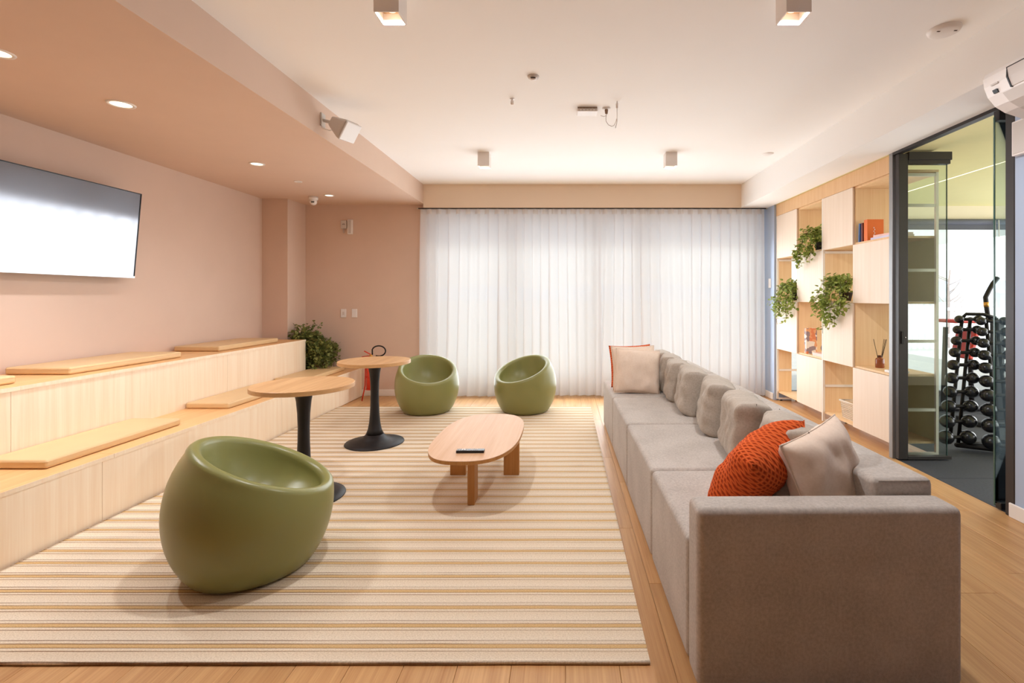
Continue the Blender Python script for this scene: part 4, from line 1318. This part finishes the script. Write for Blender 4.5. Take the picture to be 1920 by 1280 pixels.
P('badge', extr([(-0.4745, 0.052), (-0.4725, 0.044), (-0.465, 0.044), (-0.468, 0.052)], 0.56, 0.60), 'greyplastic', ac)

tb = T('thermostat_box', 'white wall box below the air conditioner', 'wall box', (XR, 2.79, 2.22))
P('case', box(-0.035, -0.0005, -0.075, 0.075, -0.10, 0.10, 0.004, 2), 'whiteplastic', tb, True, True)
P('cover', box(-0.039, -0.035, -0.065, 0.065, -0.09, 0.09, 0.001, 1), 'greyplastic', tb)
P('cable', tube([(-0.015, 0.03, 0.10), (-0.012, 0.04, 0.15), (-0.006, 0.03, 0.2)], 0.004, 6), 'whiteplastic', tb, True)
tag(P('light_switch', box(XR - 0.009, XR - 0.0005, 6.29, 6.36, 1.42, 1.54, 0.003, 1), 'whiteplastic'), 'white switch plate on the blue wall strip', 'switch')

# ------------------------------------------------------------------ gym equipment
rk = T('dumbbell_rack', 'black tower rack holding round dumbbells in the gym', 'rack', (3.52, 4.40, 0))
XO, YO = 3.52, 4.40
# each side: two leaning posts; 'a' side left, 'b' side right
def rack_side(xc0, xc1, y0, y1, gap):
    for s in (-1, 1):
        P('post', tube([(xc0 + s * gap - XO, y0 - YO, 0.04), (xc1 + s * gap - XO, y1 - YO, 1.12)], 0.014, 8), 'blackmetal', rk, True)
rack_side(3.345, 3.575, 4.225, 4.375, 0.037)
rack_side(3.68, 3.70, 4.115, 4.265, 0.045)
P('top_bar', tube([(3.54 - XO, 4.37 - YO, 1.12), (3.57 - XO, 4.37 - YO, 1.15), (3.66 - XO, 4.30 - YO, 1.15), (3.74 - XO, 4.26 - YO, 1.12)], 0.014, 8), 'blackmetal', rk, True)
P('base_bar', tube([(3.36 - XO, 4.22 - YO, 0.03), (3.95 - XO, 3.90 - YO, 0.03)], 0.02, 8), 'blackmetal', rk, True)
P('base_bar', tube([(3.44 - XO, 4.22 - YO, 0.03), (4.05 - XO, 4.02 - YO, 0.03)], 0.02, 8), 'blackmetal', rk, True)
P('base_bar', tube([(3.36 - XO, 4.22 - YO, 0.03), (3.85 - XO, 4.30 - YO, 0.03)], 0.018, 8), 'blackmetal', rk, True)
P('foot', tube([(3.48 - XO, 3.92 - YO, 0.022), (4.10 - XO, 3.92 - YO, 0.022)], 0.022, 10), 'blackmetal', rk, True)
names = ['first', 'second', 'third', 'fourth', 'fifth', 'sixth', 'seventh', 'eighth', 'ninth', 'tenth']
def dumbbell(x, y, z, r, half, label):
    t = T('dumbbell', label, 'dumbbell', (x, y, z), group='round black dumbbells on the gym rack')
    P('handle', tube([(-half, 0, 0), (half, 0, 0)], 0.014, 8), 'blackmetal', t, True)
    for s in (-1, 1):
        P('head', move(sphere(r, 16, 10, (0.98, 1, 0.95)), (s * half, 0, 0)), 'blackball', t, True)
for i in range(10):
    f = i / 9
    z = 1.105 - 1.0 * f * (0.80 + 0.20 * f)
    r = 0.036 + 0.026 * f
    dumbbell(3.575 - 0.23 * f, 4.36 - 0.155 * f - 0.012, z, r, 0.085 + 0.010 * f, names[i] + ' dumbbell from the top on the near glass side of the rack')
    dumbbell(3.70 - 0.03 * f, 4.25 - 0.15 * f, z - 0.012, r * 1.06, 0.10 + 0.012 * f, names[i] + ' dumbbell from the top on the window side of the rack')
mc = T('exercise_machine', 'black exercise machine with an upright curved handle behind the dumbbells', 'exercise machine', (4.42, 5.05, 0))
P('handle', tube([(0.02, 0, 1.03), (-0.07, 0, 1.10), (-0.085, 0, 1.2), (-0.095, 0, 1.30), (-0.06, 0, 1.37), (-0.02, 0, 1.44), (0.03, 0, 1.50)], 0.022, 10), 'blackmetal', mc, True)
P('grip_band', tube([(-0.0855, 0, 1.2), (-0.09, 0, 1.25)], 0.0235, 10), 'brass', mc, True)
P('column', box(-0.02, 0.07, -0.04, 0.04, 0.04, 1.06, 0.006, 1), 'blackmetal', mc)
P('base', box(-0.28, 0.32, -0.16, 0.16, 0.001, 0.05, 0.01, 2), 'blackmetal', mc)
wb = T('weight_bench', 'red padded weight bench behind the dumbbell rack', 'weight bench', (4.56, 5.60, 0))
P('pad', box(-0.22, 0.12, -0.14, 0.14, 1.01, 1.05, 0.015, 3), 'red', wb, True, True)
P('back_pad', xf(box(-0.05, 0.0, -0.14, 0.14, 0.0, 0.35, 0.015, 3), Matrix.Translation((-0.02, 0, 0.60)) @ Matrix.Rotation(0.25, 4, 'Y')), 'red', wb, True, True)
P('frame', merge(tube([(-0.25, 0, 0.03), (-0.22, 0, 0.96)], 0.025, 8), tube([(0.08, 0, 0.03), (0.05, 0, 0.96)], 0.025, 8), tube([(-0.35, 0, 0.03), (0.2, 0, 0.03)], 0.028, 8)), 'blackmetal', wb, True)

# ------------------------------------------------------------------ outdoors
structure('terrace', merge(box(-14, 30, 6.95, 16, -0.20, -0.06), box(6.72, 30, -10, 6.95, -0.20, -0.06)), 'terrace', 'pale paved terrace outside the windows', 'terrace')
fn = T('picket_fence', 'white picket fence at the edge of the terrace', 'fence', (8.5, 12.4, -0.06))
P('rail', box(-7, 6, 0.02, 0.05, 0.35, 0.43), 'fence', fn)
P('rail', box(-7, 6, 0.02, 0.05, 1.02, 1.10), 'fence', fn)
pkm = None
for i in range(82):
    if pkm is None:
        o = P('picket', box(-0.04, 0.04, -0.012, 0.012, 0.05, 1.24, 0.004, 1), 'fence', fn); pkm = o.data
    else:
        o = bpy.data.objects.new('picket', pkm); COL.objects.link(o); o.parent = fn
    o.location = (-6.95 + i * 0.158, 0, 0)
hv, hf = [], []
nx = 80
for i in range(nx + 1):
    xx = -300 + 900 * i / nx
    hgt = 10 + 9 * mnoise.noise(Vector((xx * 0.006, 1, 0))) + 4 * mnoise.noise(Vector((xx * 0.02, 5, 0))) + 6 * math.exp(-((xx - 390) / 60) ** 2)
    for j, (dy, fz) in enumerate(((0, -0.5), (12, 0.25), (40, 0.7), (90, 1.0), (160, -0.5))):
        hv.append((xx, 400 + dy, 1 + max(3, hgt) * fz + 1.5 * mnoise.noise(Vector((xx * 0.05, dy * 0.05, 2)))))
for i in range(nx):
    for j in range(4):
        a = i * 5 + j
        hf.append((a, a + 5, a + 6, a + 1))
structure('hills', (hv, hf), 'hill', 'hills painted haze blue beyond the gym window', 'hills', smooth=True)
rh = random.Random(12)
town = []
for i in range(60):
    xx = 80 + i * 3.4 + rh.uniform(-1, 1); yy = 150 + rh.uniform(-20, 60); hh_ = rh.uniform(2.0, 4.6); ww = rh.uniform(0.9, 1.6)
    town.append(box(xx - ww, xx + ww, yy - 2, yy + 2, -1.6, hh_ - 1.6))
    town.append(([(xx - ww - .2, yy - 2.2, hh_ - 1.6), (xx + ww + .2, yy - 2.2, hh_ - 1.6), (xx + ww + .2, yy + 2.2, hh_ - 1.6), (xx - ww - .2, yy + 2.2, hh_ - 1.6), (xx - ww, yy, hh_ - 0.7), (xx + ww, yy, hh_ - 0.7)],
                 [(0, 1, 5, 4), (2, 3, 4, 5), (1, 2, 5), (3, 0, 4), (3, 2, 1, 0)]))
tag(P('distant_town', merge(*town), 'city'), 'town painted haze pale on the slope beyond the gym window', 'town', None, 'stuff')
structure('ground', box(-300, 600, 16, 560, -4.0, -1.6), 'terrace', 'pale ground beyond the terrace', 'ground')
tt = T('bare_tree', 'slim bare tree outside beyond the picket fence', 'tree', (10.3, 13.2, -0.06))
rt = random.Random(3)
P('trunk', tube([(0, 0, -0.5), (0.03, 0, 0.8), (0.0, 0, 1.6), (0.05, 0, 2.1)], [0.05, 0.04, 0.028, 0.012], 8), 'twig', tt, True)
for i in range(12):
    z = rt.uniform(0.9, 2.0)
    a = rt.uniform(0, 6.28); l = rt.uniform(0.3, 0.6)
    P('branch', tube([(0.01, 0, z), (0.5 * l * math.cos(a), 0.5 * l * math.sin(a), z + 0.25 * l), (l * math.cos(a), l * math.sin(a), z + 0.7 * l)], [0.014, 0.009, 0.004], 6), 'twig', tt, True)
